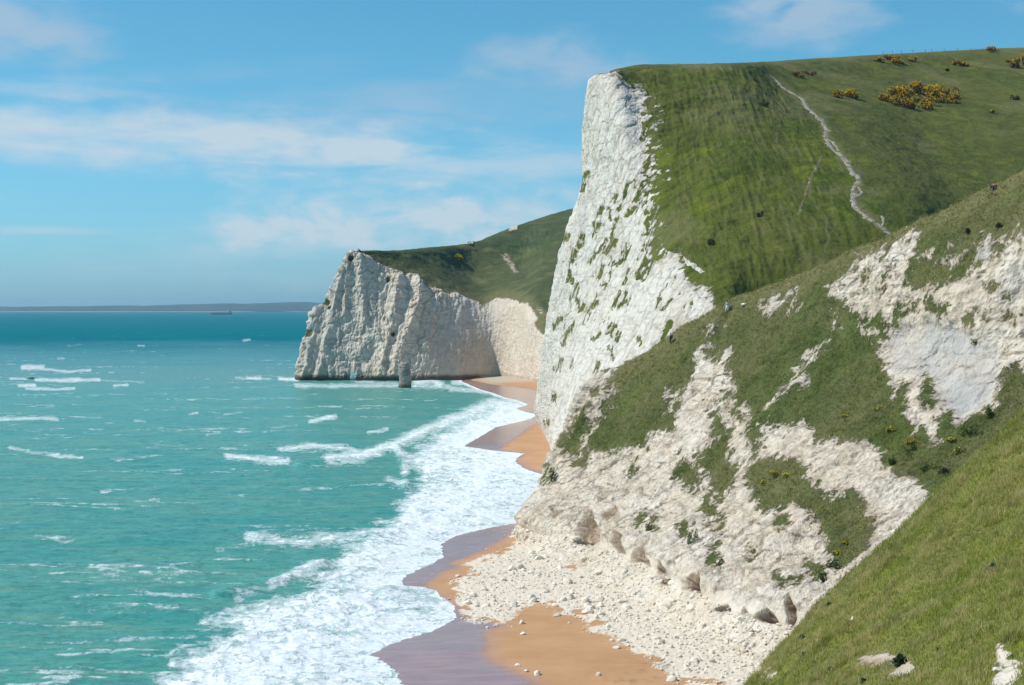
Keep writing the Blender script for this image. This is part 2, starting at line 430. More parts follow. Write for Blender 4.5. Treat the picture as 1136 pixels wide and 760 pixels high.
# ---- sea
def build_sea():
    pxs = np.concatenate([CX - np.geomspace(9000, 640, 40), np.arange(-68, 640, .85), np.linspace(642, 1700, 30)])
    pys = np.concatenate([np.linspace(343.6, 348, 14), np.arange(348.5, 786, .72), np.geomspace(790, 1500, 24)])
    Ys = H * F / (pys - CY)
    X, Y = fan(pxs, Ys)
    px, py = proj(np.stack([X, Y, 0 * X], -1))
    X, Y = X.astype(np.float32), Y.astype(np.float32)
    d = shore_d(X, Y)
    off = sst(0, -14, d)
    fade = np.clip(420 / Y, 0, 1) ** .6
    wx = X + 6 * pn(X / 60, Y / 60, 1.5)
    wy = Y + 9 * pn(X / 70, Y / 70, 4.5) + .16 * X
    w1 = ridged(wx / 46, wy / 17, .3, 2)
    w2 = ridged(wx / 15, wy / 5.5, 7.3, 2)
    w3 = fbm(wx / 5, wy / 2.2, 3.3, 2)
    z = off * fade * (.34 * w1 + .24 * w2 + .10 * w3) + (1 - off) * .03 * fbm(X / 2, Y / 1.2, 2, 2)
    z = z + off * fade * (.16 * ridged(wx / 5.5, wy / 2.4, 9.1, 2) + .07 * fbm(wx / 1.8, wy / 1.1, 4.4, 2))
    foam = np.zeros_like(X)
    # -- the surf zone
    nq = fbm(px / 9, py / 3.2, 6.2, 4)
    nz = fbm(px / 26, py / 9, 2.2, 3)
    surf = [(150, 790), (180, 757), (205, 744), (190, 738), (240, 712), (265, 701), (226, 691), (268, 676), (330, 662), (352, 638), (372, 622), (392, 602), (432, 576), (450, 556),
            (462, 528), (446, 510), (482, 482), (522, 456), (550, 443), (575, 436), (700, 430), (700, 800)]
    sd = poly_sd(px, py, surf)
    foam = np.maximum(foam, .93 * sst(-16, 18, sd + 12 * nz + 4 * nq))
    # -- calmer grey-blue water behind the breakers
    for (x, y, rx, ry, a) in [(395, 655, 45, 13, .28), (480, 535, 60, 16, .18), (360, 700, 26, 7, .20), (425, 600, 30, 6, .15), (500, 505, 40, 9, .15), (465, 668, 42, 20, .12), (330, 712, 30, 6, .15)]:
        foam -= a * np.exp(-((px - x) / rx) ** 2 - ((py - y) / ry) ** 2)
    core = seg_d(px, py, [(250, 760), (310, 735), (350, 700), (392, 668), (436, 622), (484, 584), (530, 552), (545, 505), (560, 472), (585, 452)])
    foam = np.maximum(foam, (.98 + .25 * nq) * sst(34, 6, core * np.interp(py, [430, 520, 760], [2.6, 1.4, 1.0]) + 8 * nq))
    strokes = [([(278, 598), (330, 604), (400, 598), (450, 590)], 7, .85), ([(355, 636), (330, 645), (300, 655), (262, 668)], 5, .55), ([(300, 652), (345, 634), (362, 630)], 6, .95),
               ([(205, 745), (290, 715), (360, 695)], 10, .85), ([(180, 757), (260, 752), (420, 745)], 10, .85), ([(265, 702), (320, 690), (400, 682)], 8, .8), ([(360, 690), (400, 662), (470, 625)], 13, .95),
               ([(400, 640), (470, 600), (560, 560)], 12, .85), ([(252, 508), (275, 511), (318, 514)], 4.5, .95), ([(312, 500), (345, 497), (385, 499), (402, 505)], 4, .9), ([(365, 512), (400, 507), (440, 495), (470, 480), (505, 466), (548, 448)], 7, .95),
               ([(440, 500), (452, 512), (450, 525)], 6, .8), ([(430, 534), (452, 540)], 5, .7), ([(345, 468), (372, 464)], 3.2, .85), ([(300, 475), (330, 474)], 2, .4), ([(410, 482), (430, 478)], 2.6, .7), ([(0, 466), (30, 465), (62, 466)], 2.4, .85),
               ([(25, 408), (46, 408)], 3.2, .95), ([(46, 410), (75, 413), (100, 411)], 1.8, .8), ([(12, 421), (28, 421)], 1.4, .9), ([(40, 422), (110, 422)], 2.2, .9), ([(22, 429), (38, 428)], 2.2, .9), ([(30, 432), (82, 432)], 2, .85), ([(110, 422), (160, 425)], 1.6, .5),
               ([(128, 429), (142, 428)], 2, .8), ([(262, 420), (300, 421)], 1.6, .6), ([(274, 420), (288, 420)], 2.4, .85), ([(310, 421), (330, 422)], 2.4, .95), ([(330, 429), (410, 428), (500, 430)], 3, .75), ([(395, 424), (440, 426)], 2.5, .6), ([(462, 425), (478, 422), (490, 428)], 4.5, .95), ([(505, 425), (520, 424), (526, 430)], 4, .9), ([(500, 432), (560, 436)], 3.5, .8),
               ([(10, 498), (30, 502), (90, 510)], 2.5, .7), ([(60, 507), (92, 510)], 2, .85), ([(148, 509), (180, 507)], 1.4, .5), ([(40, 598), (80, 600)], 3, .5), ([(190, 632), (215, 628)], 2.5, .75), ([(240, 612), (280, 606)], 3, .55), ([(112, 548), (122, 547)], 2.5, .7), ([(165, 556), (175, 557)], 2, .7), ([(0, 585), (20, 582)], 3, .5),
               ([(210, 461), (220, 460)], 1.6, .6), ([(150, 468), (160, 469)], 1.8, .7), ([(230, 484), (245, 482)], 1.5, .5), ([(64, 398), (70, 398)], 1.6, .6), ([(154, 384), (160, 384)], 1.5, .6), ([(270, 378), (277, 377)], 1.4, .6), ([(75, 383), (90, 382)], 1.2, .4)]
    for pts, r, a in strokes:
        dd = seg_d(px + 3 * nz, (py - 0) * 1.0 + 1.5 * nz, pts)
        foam = np.maximum(foam, a * .84 * sst(r * 2.0, 0, dd + .5 * r * nq) * (1 + .25 * nq))
    # -- raised breakers
    for pts, w, h in [([(240, 664), (300, 650), (358, 630)], 4.5, 1.3), ([(330, 520), (400, 507), (442, 496), (480, 478)], 3.5, 1.0), ([(442, 500), (452, 528), (450, 545)], 4, .8), ([(278, 600), (350, 603), (440, 592)], 3.5, .6),
                      ([(250, 512), (320, 516)], 2.5, .6), ([(345, 470), (373, 465)], 2, .7), ([(180, 636), (220, 629)], 3, .5), ([(300, 700), (400, 672), (440, 650)], 6, .35), ([(462, 427), (480, 424), (490, 429)], 2, 1.0)]:
        dd = seg_d(px, py + 2.0 * nz, pts)
        z += .38 * h * np.exp(-(dd / (1.25 * w)) ** 2) * (1 + .5 * fbm(X / 2.5, Y / 2.5, 6, 3))
    z += sst(-12, 16, sd) * sst(-1, -9, d) * fade * (.34 * ridged((X + .25 * Y) / 5.5, (Y - .2 * X) / 13, 3.1, 3) + .10 * fbm(X / 1.4, Y / 2, 1, 3))
    # -- scattered whitecaps
    cap = sst(.50, .78, w2 + .25 * w3) * sst(-.05, .40, fbm(X / 70, Y / 30, 5, 3)) * sst(0, -20, d)
    cap2 = sst(.30, .62, fbm(X / 11, Y / (5 + .012 * Y), 8.8, 3)) * sst(-.15, .3, fbm(X / 60, Y / 40, 15, 2)) * np.clip(Y / 260, 0, 1)
    foam = np.maximum(foam, .46 * cap * np.clip(1000 / Y, 0, 1))
    foam = np.maximum(foam, .42 * cap2 * sst(6500, 1200, Y))
    foam += .12 * fbm(X / 8, Y / 5, 3, 3) * (foam > .2)
    # -- swash edge
    foam = np.where(d > -3.0, np.maximum(foam, .66 + .25 * sst(-3, 0, d)), foam)
    foam = np.where(Y > 940, np.minimum(foam, .75), foam)
    # -- water colour: 0 pale green inshore .. 1 deep blue offshore
    deep = sst(420, 376, py + 5 * fbm(px / 160, py / 8, 1, 3))
    band = np.exp(-((py - 413 - 4 * fbm(px / 150, 1, 2, 2)) / 14) ** 2) * .8
    blue = np.clip(deep, 0, 1)
    V = np.stack([X, Y, z], -1)
    m, t = mat('sea_water'); p = t.pos()
    fm = t.attr('foam')
    n1 = t.noise(t.scale(p, (.30, .22, .3)), 1, 8, .66, 1.2)
    n2 = t.noise(t.scale(p, (1.5, .8, 1)), 1, 5, .65, .8)
    nn = t.math('ADD', t.math('MULTIPLY', n1, .62), t.math('MULTIPLY', n2, .38))
    fv = t.math('ADD', fm, t.math('MULTIPLY', t.math('SUBTRACT', nn, .5), 2.6))
    f = t.ss(fv, .44, .90)
    lace = t.ss(fv, .22, .66, 0, .58)
    lace = t.math('MULTIPLY', lace, t.ss(fm, .10, .35))
    f = t.math('MAXIMUM', f, lace)
    big = t.noise(t.scale(p, (.012, .03, .1)), 1, 4, .6)
    med = t.noise(t.scale(p, (.05, .16, .1)), 1, 5, .6)
    wc = t.mix(t.ss(big, .35, .65), SEA_A, SEA_B)
    wc = t.mix(t.math('MULTIPLY', t.ss(med, .46, .68), .6), wc, SEA_G)
    chop = t.noise(t.scale(p, (.18, .55, .3)), 1, 6, .68, .6)
    wc = t.mix(t.math('MULTIPLY', t.ss(chop, .55, .42), .45), wc, (.030, .20, .205))
    wc = t.mix(t.math('MULTIPLY', t.ss(chop, .60, .74), .35), wc, (.20, .36, .30))
    wc = t.mix(t.math('MULTIPLY', t.attr('band'), .7), wc, SEA_BAND)
    wc = t.mix(t.attr('blue'), wc, t.mix(t.ss(big, .35, .65), SEA_D1, SEA_D2))
    fc = t.mix(t.ss(n2, .35, .65), (.66, .74, .77), (.84, .87, .88))
    colr = t.mix(f, wc, fc)
    h = t.math('ADD', t.math('MULTIPLY', t.noise(t.scale(p, (.30, .85, .5)), 1, 6, .6, .4), 1.0), t.math('MULTIPLY', t.noise(t.scale(p, (1.4, 2.6, 1)), 1, 4, .6), .25))
    h = t.math('ADD', h, t.math('MULTIPLY', f, .25))
    rough = t.ss(f, 0, 1, .22, .9)
    t.bsdf(colr, rough, t.bump(h, .8, .8), spec=t.ss(t.attr('blue'), 0, 1, .13, .0), IOR=1.33)
    return grid_mesh('sea', V, {'foam': foam, 'blue': blue, 'band': band * (1 - blue)}, m)


SEA_A, SEA_B, SEA_G = (.060, .300, .255), (.095, .325, .260), (.170, .350, .240)
SEA_BAND = (.115, .255, .235)
SEA_D1, SEA_D2 = (.0005, .135, .180), (.002, .170, .195)
sea = build_sea()


# ---- beach
RUBBLE = [(572, 596), (535, 612), (512, 630), (498, 652), (500, 668), (508, 682), (524, 694), (545, 698), (575, 688), (600, 680), (640, 690), (668, 708), (700, 728), (735, 745), (765, 762), (850, 780), (880, 690), (800, 668), (740, 638), (650, 618), (600, 596)]
def build_beach():
    pxs = np.concatenate([np.linspace(340, 398, 20), np.arange(400, 900, .9), np.linspace(902, 1500, 40)])
    pys = np.concatenate([np.linspace(400, 411, 8), np.arange(412, 790, .8), np.geomspace(792, 1100, 24)])
    Ys = H * F / (pys - CY)
    X, Y = fan(pxs, Ys)
    z = beach_z(X, Y)
    z = z + .035 * fbm(X / 3, Y / 5, 0, 3) * sst(-1, 2, shore_d(X, Y))
    wet = sst(2.6, -1.8, X - np.interp(Y, dY, dX) + .7 * fbm(X / 6, Y / 6, 1, 3))
    shin = sst(785, 812, Y + 8 * fbm(X / 12, Y / 12, 1, 2)) * sst(4, 14, shore_d(X, Y))
    px, py = proj(np.stack([X, Y, z], -1))
    weed = .8 * np.exp(-((px - 728 + 6 * fbm(X / 1.5, Y, 2, 3)) / 20) ** 2 - ((py - 738) / 7) ** 2) + .5 * np.exp(-((px - 700) / 30) ** 2 - ((py - 752) / 6) ** 2)
    weed = weed * sst(-.1, .4, fbm(X / 1.2, Y / 2.5, 8, 4))
    rub = sst(-10, 10, poly_sd(px, py, RUBBLE) + 14 * fbm(X / 7, Y / 9, 4, 4) - 4)
    rub = rub * sst(-.36, .04, fbm(X / 3.2, Y / 4.5, 9, 4) + .5 * sst(0, 40, poly_sd(px, py, RUBBLE)))
    z = z + .16 * rub * (.5 + fbm(X / .9, Y / .9, 3, 3))
    V = np.stack([X, Y, z], -1)
    m, t = mat('beach_sand'); p = t.pos()
    w = t.attr('wet')
    n1 = t.noise(t.scale(p, (.12, .12, .12)), 1, 4, .6); n2 = t.noise(t.scale(p, (1.2, 1.2, 1)), 1, 6, .7); n3 = t.noise(t.scale(p, (.25, .9, 1)), 1, 4, .6)
    dry = t.mix(t.ss(n1, .3, .7), (.43, .225, .098), (.50, .275, .128))
    dry = t.mix(t.math('MULTIPLY', t.ss(n2, .55, .75), .35), dry, (.34, .17, .075))
    dry = t.mix(t.math('MULTIPLY', t.ss(n3, .55, .72), .25), dry, (.56, .36, .20))
    wetc = t.mix(t.ss(n3, .35, .65), (.33, .195, .170), (.40, .24, .20))
    cc = t.mix(w, dry, wetc)
    cc = t.mix(t.attr('shingle'), cc, t.mix(n2, (.36, .29, .21), (.52, .43, .33)))
    n4 = t.noise(t.scale(p, (1.9, 1.9, 1)), 1, 6, .7)
    cc = t.mix(t.math('MULTIPLY', t.ss(t.math('ADD', t.attr('rubble'), t.math('MULTIPLY', t.math('SUBTRACT', n4, .5), 1.4)), .35, .65), .9), cc, t.mix(n4, (.62, .54, .425), (.78, .70, .575)))
    cc = t.mix(t.math('MULTIPLY', t.attr('weed'), t.ss(n2, .42, .55)), cc, (.06, .05, .045))
    r = t.ss(w, .3, .9, .85, .16)
    t.bsdf(cc, r, t.bump(t.math('ADD', n2, t.math('MULTIPLY', n3, .6)), .06, .35), spec=.55)
    return grid_mesh('beach', V, {'wet': wet, 'shingle': shin, 'rubble': rub, 'weed': weed}, m), Surf(V)


beach, SF_beach = build_beach()
beach_V = SF_beach.V


# ================================================================ near headland: eroded chalk face below a turf ridge
def build_near():
    def g(*L): return [list(q) for q in L]
    R0 = g((14, 302, -2), G(563, 602, -1.5), G(606, 645, -1.5), G(700, 702, -1.5), G(800, 757, -1.5), G(872, 788, -1.5), G(1000, 803, -1.5), G(1200, 835, -1.5))
    R1 = g((16, 297, 3), G(576, 582, 2.5), G(644, 600, 3), G(716, 628, 3.5), G(782, 662, 4), G(866, 692, 4), G(1000, 700, 5), G(1200, 700, 6))
    R2 = g((17, 292, 8), P(600, 549, 277), P(655, 545, 262), P(740, 560, 237), P(812, 575, 214), P(884, 600, 192), P(1000, 600, 182), P(1200, 590, 172))
    R3 = g((17.5, 291, 10.5), P(617, 505, 285), P(680, 490, 273), P(760, 472, 256), P(842, 476, 234), P(930, 500, 209), P(1040, 500, 196), P(1200, 480, 185))
    R4 = g((18, 290, 12), P(632, 472, 288), P(698, 435, 279), P(788, 400, 265), P(872, 392, 247), P(985, 400, 224), P(1080, 400, 208), P(1220, 360, 198))
    R5 = g((20, 291, 12.8), P(655, 431, 291), P(716, 400, 287), P(800, 344, 274), P(882, 310, 262), P(1000, 259, 242), P(1090, 216, 227), P(1230, 142, 212))
    R6 = [(22, 297, 12.3)] + [(x + 3, y + 7, z - 1.6) for x, y, z in R5[1:]]
    R7 = [(27, 310, 9)] + [(x + 12, y + 30, max(z - 16, 9)) for x, y, z in R5[1:]]
    R8 = [(32, 330, 5)] + [(x + 25, y + 66, 7 + .10 * x) for x, y, z in R5[1:]]
    V = loft([R0, R1, R2, R3, R4, R5, R6, R7, R8], [40, 90, 105, 100, 110, 120, 60], [75, 95, 100, 110, 115, 12, 14, 8])
    # make the skyline follow the photograph: it is shaped by the control points only
    N = normals(V)
    px, py = proj(V)
    X, Y, Z = [V[..., i].astype(np.float32) for i in range(3)]
    nz = fbm(X / 5, Y / 5, Z / 5, 4) * 5
    nzf = fbm(X / 1.6, Y / 1.6, Z / 1.6, 3) * 3
    qx, qy = px + nz + nzf, py + 1.0 * nzf
    GA = [(560, 300), (716, 396), (690, 411), (682, 426), (687, 435), (683, 449), (673, 453), (673, 463), (666, 474), (659, 483), (659, 497), (669, 504), (692, 502), (710, 497), (722, 497), (727, 482), (747, 481),
          (757, 478), (761, 463), (790, 450), (812, 444), (822, 462), (842, 476), (870, 474), (905, 474), (915, 486), (912, 498), (925, 492), (966, 494), (983, 503), (992, 530), (1016, 533), (1032, 546), (1060, 575), (1140, 520), (1260, 470), (1260, 60), (820, 230)]
    GR = [GA,
          [(650, 453), (662, 467), (657, 479), (652, 488), (650, 506), (643, 511), (638, 506), (627, 504), (630, 488), (638, 476), (645, 463)],
          [(662, 435), (669, 435), (668, 451), (662, 453)], [(645, 522), (660, 502), (667, 500), (660, 516), (650, 524)], [(614, 519), (619, 523), (617, 535), (610, 538)], [(704, 530), (706, 520), (713, 514), (712, 524), (707, 533)],
          [(788, 500), (795, 480), (800, 460), (812, 463), (815, 480), (812, 490), (819, 500), (821, 520), (822, 545), (812, 560), (802, 548), (795, 530), (785, 520)],
          [(840, 473), (850, 462), (854, 480), (848, 505), (850, 512), (862, 514), (873, 515), (890, 512), (900, 515), (903, 535), (910, 541), (928, 556), (945, 555), (956, 553), (962, 572), (975, 590), (960, 625), (940, 640), (926, 620), (920, 600), (914, 575), (900, 571), (890, 562), (875, 569), (860, 572), (850, 560), (842, 545), (838, 530), (843, 515), (839, 500)],
          [(900, 629), (915, 632), (924, 650), (915, 655), (905, 640)], [(754, 533), (762, 522), (770, 512), (784, 524), (786, 540), (774, 548), (764, 536)], [(763, 584), (772, 586), (771, 602), (764, 602)],
          [(790, 545), (800, 560), (806, 575), (800, 590), (796, 580), (788, 570)], [(806, 590), (812, 575), (818, 560), (816, 580), (808, 598)], [(795, 616), (804, 612), (806, 625), (799, 633)], [(870, 578), (884, 576), (886, 588), (874, 590)],
          [(715, 578), (724, 574), (722, 590), (716, 590)], [(730, 582), (735, 578), (734, 590)], [(880, 650), (890, 645), (893, 655)], [(868, 640), (876, 646), (872, 652)], [(842, 620), (848, 612), (850, 622)]]
    KR = [[(744, 457), (748, 440), (759, 428), (761, 445), (755, 458)],
          [(775, 400), (775, 392), (781, 388), (786, 384), (793, 379), (797, 382), (788, 392), (799, 402), (806, 392), (819, 388), (817, 405), (818, 426), (826, 436), (812, 440), (800, 447), (790, 455), (799, 470), (800, 488), (788, 503), (770, 514), (756, 514), (752, 498), (757, 472), (763, 452), (768, 436), (777, 420)],
          [(792, 376), (794, 362), (800, 357), (804, 366), (798, 374)],
          [(848, 342), (863, 331), (878, 328), (886, 319), (893, 319), (890, 326), (872, 336), (866, 347), (853, 351)], [(880, 338), (890, 332), (893, 338), (884, 347), (877, 347)],
          [(852, 463), (855, 449), (866, 440), (868, 432), (880, 428), (890, 421), (905, 421), (902, 430), (888, 434), (875, 446), (864, 455), (857, 464)],
          [(816, 446), (826, 443), (828, 455), (820, 459)], [(829, 455), (838, 449), (840, 470), (833, 475), (828, 465)], [(848, 513), (849, 490), (855, 480), (866, 482), (872, 490), (880, 480), (890, 490), (896, 478), (913, 484), (905, 495), (897, 497), (895, 510), (885, 514), (876, 506), (873, 513), (862, 512)],
          [(926, 321), (939, 312), (958, 289), (985, 277), (994, 273), (988, 292), (1003, 270), (1018, 255), (1028, 259), (1024, 280), (1020, 300), (1017, 318), (1030, 324), (1045, 319), (1070, 309), (1090, 297), (1112, 284), (1136, 266), (1170, 245), (1260, 215), (1260, 480), (1140, 440), (1136, 420), (1116, 430),
           (1117, 447), (1108, 456), (1091, 463), (1070, 475), (1054, 462), (1046, 474), (1053, 494), (1041, 494), (1033, 481), (1018, 486), (1014, 455), (1010, 430), (1003, 440), (998, 447), (993, 425), (986, 410), (983, 392), (985, 377), (993, 368), (994, 360), (981, 350), (977, 357), (960, 348), (950, 347), (943, 335), (927, 330)],
          [(927, 340), (933, 345), (940, 366), (934, 364)], [(960, 362), (985, 370), (984, 376), (962, 368)], [(1046, 291), (1060, 285), (1076, 287), (1068, 297), (1052, 298)], [(1080, 283), (1090, 270), (1104, 262), (1112, 270), (1104, 290), (1086, 294)], [(1116, 268), (1128, 258), (1136, 250), (1136, 275), (1120, 280)],
          [(1062, 275), (1074, 268), (1072, 276)], [(1033, 288), (1040, 278), (1042, 288)]]
    SUB = [[(1031, 420), (1040, 428), (1047, 456), (1040, 462), (1034, 445)], [(1030, 332), (1042, 333), (1060, 345), (1060, 351), (1046, 350), (1034, 342)], [(1070, 352), (1083, 350), (1086, 364), (1076, 360)], [(1088, 346), (1099, 345), (1100, 356)], [(1000, 352), (1012, 340), (1024, 338), (1020, 346), (998, 364)], [(1100, 320), (1118, 318), (1120, 326), (1106, 326)],
           [(1125, 350), (1133, 352), (1131, 362), (1123, 358)], [(997, 300), (990, 318), (982, 330), (984, 316)], [(966, 310), (972, 298), (976, 300), (968, 322)], [(1110, 448), (1114, 436), (1122, 420), (1136, 408), (1150, 430), (1136, 452), (1120, 458)]]
    gm = np.full(px.shape, -99.0, np.float32)
    for q in GR: gm = np.maximum(gm, poly_sd(qx, qy, q))
    for q in KR: gm = np.minimum(gm, -poly_sd(qx, qy, q))
    for q in SUB: gm = np.maximum(gm, poly_sd(qx, qy, q))
    # stones and turf crumbs near the joins
    gm = gm + 4.0 * fbm(X / 1.1, Y / 1.1, Z / 1.1, 3)
    specks = sst(.42, .62, fbm(X / 3, Y / 3, Z / 3, 4)) * sst(-45, -6, gm) * sst(9, 13, Z)
    grass = np.clip(.5 + gm / 26.0, 0, 1)
    grass = np.maximum(grass, .62 * specks)
    stones = sst(.50, .70, fbm(X / 2.2, Y / 2.2, Z / 1.8, 4)) * sst(30, 0, gm)
    grass = grass * (1 - .65 * stones)
    # every skyline strip above the ridge is turf
    V_r = np.linspace(0, 1, V.shape[0])[:, None]
    behind = (np.arange(V.shape[0])[:, None] > 497) + 0 * px
    grass = np.where(behind > 0, np.maximum(grass, .9), grass)
    scree = sst(1, -1, np.arange(V.shape[0])[:, None] - 74 + 6 * fbm(X / 6, Y / 6, Z, 2))
    grass = grass * (1 - scree)
    ch = 1 - grass
    # pale chip slide in the turf
    sl = np.exp(-(poly_sd(qx, qy, [(886, 412), (893, 398), (905, 386), (930, 378), (920, 392), (905, 404), (896, 414)]).clip(-30, 0) / 4) ** 2)
    grass = grass * (1 - .50 * sl)
    # displacement: gullies, ribs, ledges and blocks on the chalk, hummocks on the turf
    s = X * .26 - Y * .97
    rib = ridged(s / 11, Z / 40, .4, 3)
    rib2 = ridged(s / 4.2 + .15 * Z, Z / 13, 2.4, 3)
    blk = fbm(X / 4.5, Y / 4.5, Z / 3.2, 5, .55)
    fine = fbm(X / 1.3, Y / 1.3, Z / 1.0, 4, .55)
    led = fbm(X / 14, Y / 14, Z / .9, 3)
    face = sst(70, 95, np.arange(V.shape[0])[:, None]) * sst(500, 480, np.arange(V.shape[0])[:, None]) * sst(0, 40, np.arange(V.shape[1])[None, :])
    tx, tz = X * .9 + Z * .42, Z * .9 - X * .42
    w_ = .5 * fbm(X / 2, Y / 2, Z / 2, 3)
    c1, v1 = cells((tx + w_) / 3.4, (Y + w_) / 3.4, (tz + w_) / 2.3); c2, v2 = cells((tx + w_) / 1.3, Y / 1.3, (tz + w_) / .95)
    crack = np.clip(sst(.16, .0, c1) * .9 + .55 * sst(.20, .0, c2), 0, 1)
    disp = (1.45 * rib + .55 * rib2 + .45 * blk) * face * (1 - .35 * grass) + ch * (.30 * fine + .35 * led + .30 * ridged(tx / 2.6, (Y + .6 * Z) / 9, tz / 1.5, 4) + .24 * ridged((s + .2 * Z) / 2.2, Z / 9, 3.3, 4) + (.28 * v1 + .15 * v2 - .18 * sst(.12, 0, c1) - .08 * sst(.2, 0, c2)) * (.35 + .9 * sst(-.3, .3, fbm(X / 11, Y / 11, Z / 11, 2)))) * face
    disp += grass * (.25 * fine) * (face * .8 + .2) + .42 * grass * face
    disp += scree * (.38 * fbm(X / 2.2, Y / 2.2, Z / 2, 4, .6) + .22 * np.abs(fine) + .35 * v2)
    # wave-cut hollows along the foot
    brown = np.zeros_like(X); cave = np.zeros_like(X)
    for q, dp in [([(636, 603), (648, 594), (652, 582), (666, 572), (673, 592), (669, 603), (653, 606)], 1.5), ([(676, 579), (692, 561), (693, 572), (682, 584)], .8), ([(682, 603), (690, 592), (699, 599), (698, 616), (687, 615)], 1.2),
                  ([(699, 624), (713, 613), (729, 599), (731, 605), (724, 619), (723, 630), (713, 624)], 1.5), ([(729, 648), (731, 633), (742, 627), (746, 634), (745, 650)], 1.6), ([(758, 654), (769, 645), (787, 641), (788, 651), (781, 660)], 1.5), ([(789, 676), (808, 670), (812, 679), (799, 681)], 1.1),
                  ([(818, 684), (828, 675), (832, 684)], 1.0), ([(834, 685), (853, 676), (864, 685), (866, 693), (847, 691)], 1.6), ([(873, 693), (889, 670), (893, 683), (880, 697)], 1.1), ([(615, 579), (621, 568), (627, 579)], .5), ([(582, 618), (590, 613), (594, 620)], .4), ([(640, 628), (648, 620), (652, 628)], .3)]:
        e = poly_sd(px + .25 * nz + .5 * nzf, py + .5 * nzf, q)
        cave = np.maximum(cave, 1.5 * dp * sst(-.8, 6, e)); brown = np.maximum(brown, sst(-2.5, 3, e + nzf) * .75)
    for (x, y, rx, ry, a) in [(735, 535, 22, 13, .5), (700, 545, 14, 12, .35), (930, 505, 14, 10, .35), (950, 520, 10, 8, .3), (850, 592, 14, 9, .25), (662, 532, 14, 8, .3)]:
        brown = np.maximum(brown, a * np.exp(-((px - x) / rx) ** 2 - ((py - y) / ry) ** 2) * sst(-.2, .4, nz / 5 + nzf / 4))
    brown *= ch
    # large smooth slab, its shade put into the colour as grey
    slab = [(985, 378), (1000, 362), (1030, 356), (1060, 362), (1085, 372), (1110, 392), (1112, 430), (1110, 452), (1072, 470), (1050, 455), (1030, 420), (1010, 415), (990, 405)]
    wsd = poly_sd(px + nz, py + nzf, slab)
    grey_and_shade = .62 * sst(-14, 14, wsd + 9 * fbm(X / 3, Y / 3, Z / 3, 4)) * ch * (.65 + .5 * sst(-.3, .3, fbm(X / 5, Y / 5, Z / 7, 3)))
    grey_and_shade = np.maximum(grey_and_shade, .55 * ch * np.exp(-((px - 915 + nz) / 12) ** 2 - ((py - 652) / 16) ** 2))
    grey_and_shade = np.maximum(grey_and_shade, .6 * ch * (sst(-6, 4, poly_sd(qx, qy, [(1080, 283), (1090, 270), (1104, 262), (1112, 270), (1104, 290), (1086, 294)])) + sst(-6, 4, poly_sd(qx, qy, [(868, 440), (880, 426), (905, 421), (902, 430), (875, 446)]))))
    disp = disp * (1 - .45 * sst(-6, 8, wsd) * ch) - .35 * sst(-10, 14, wsd) * ch
    N2 = N.copy(); N2[..., 2] *= .35
    N2 /= np.linalg.norm(N2, axis=2)[..., None] + 1e-9
    sgn = np.where((N2 * np.array([-.8, -.6, .1])).sum(-1, keepdims=True).mean() > 0, 1, -1)
    V = V + (N2 * sgn) * (disp - cave)[..., None]
    dry = .85 * sst(35, 0, py - np.interp(px, [616, 655, 716, 800, 882, 1000, 1090, 1230], [503, 430, 400, 344, 310, 259, 216, 142]) + 1.5 * nz)
    dry = np.maximum(dry, .5 * sst(.1, .5, fbm(X / 9, Y / 9, Z / 9, 3)))
    o = grid_mesh('near_headland', V, {'grass': grass, 'brown': brown, 'grey_and_shade': grey_and_shade, 'dry': dry, 'tide': 0 * X, 'crack': crack * face}, M_near, crisp=ch)
    return o, Surf(V)


near, SF_near = build_near()


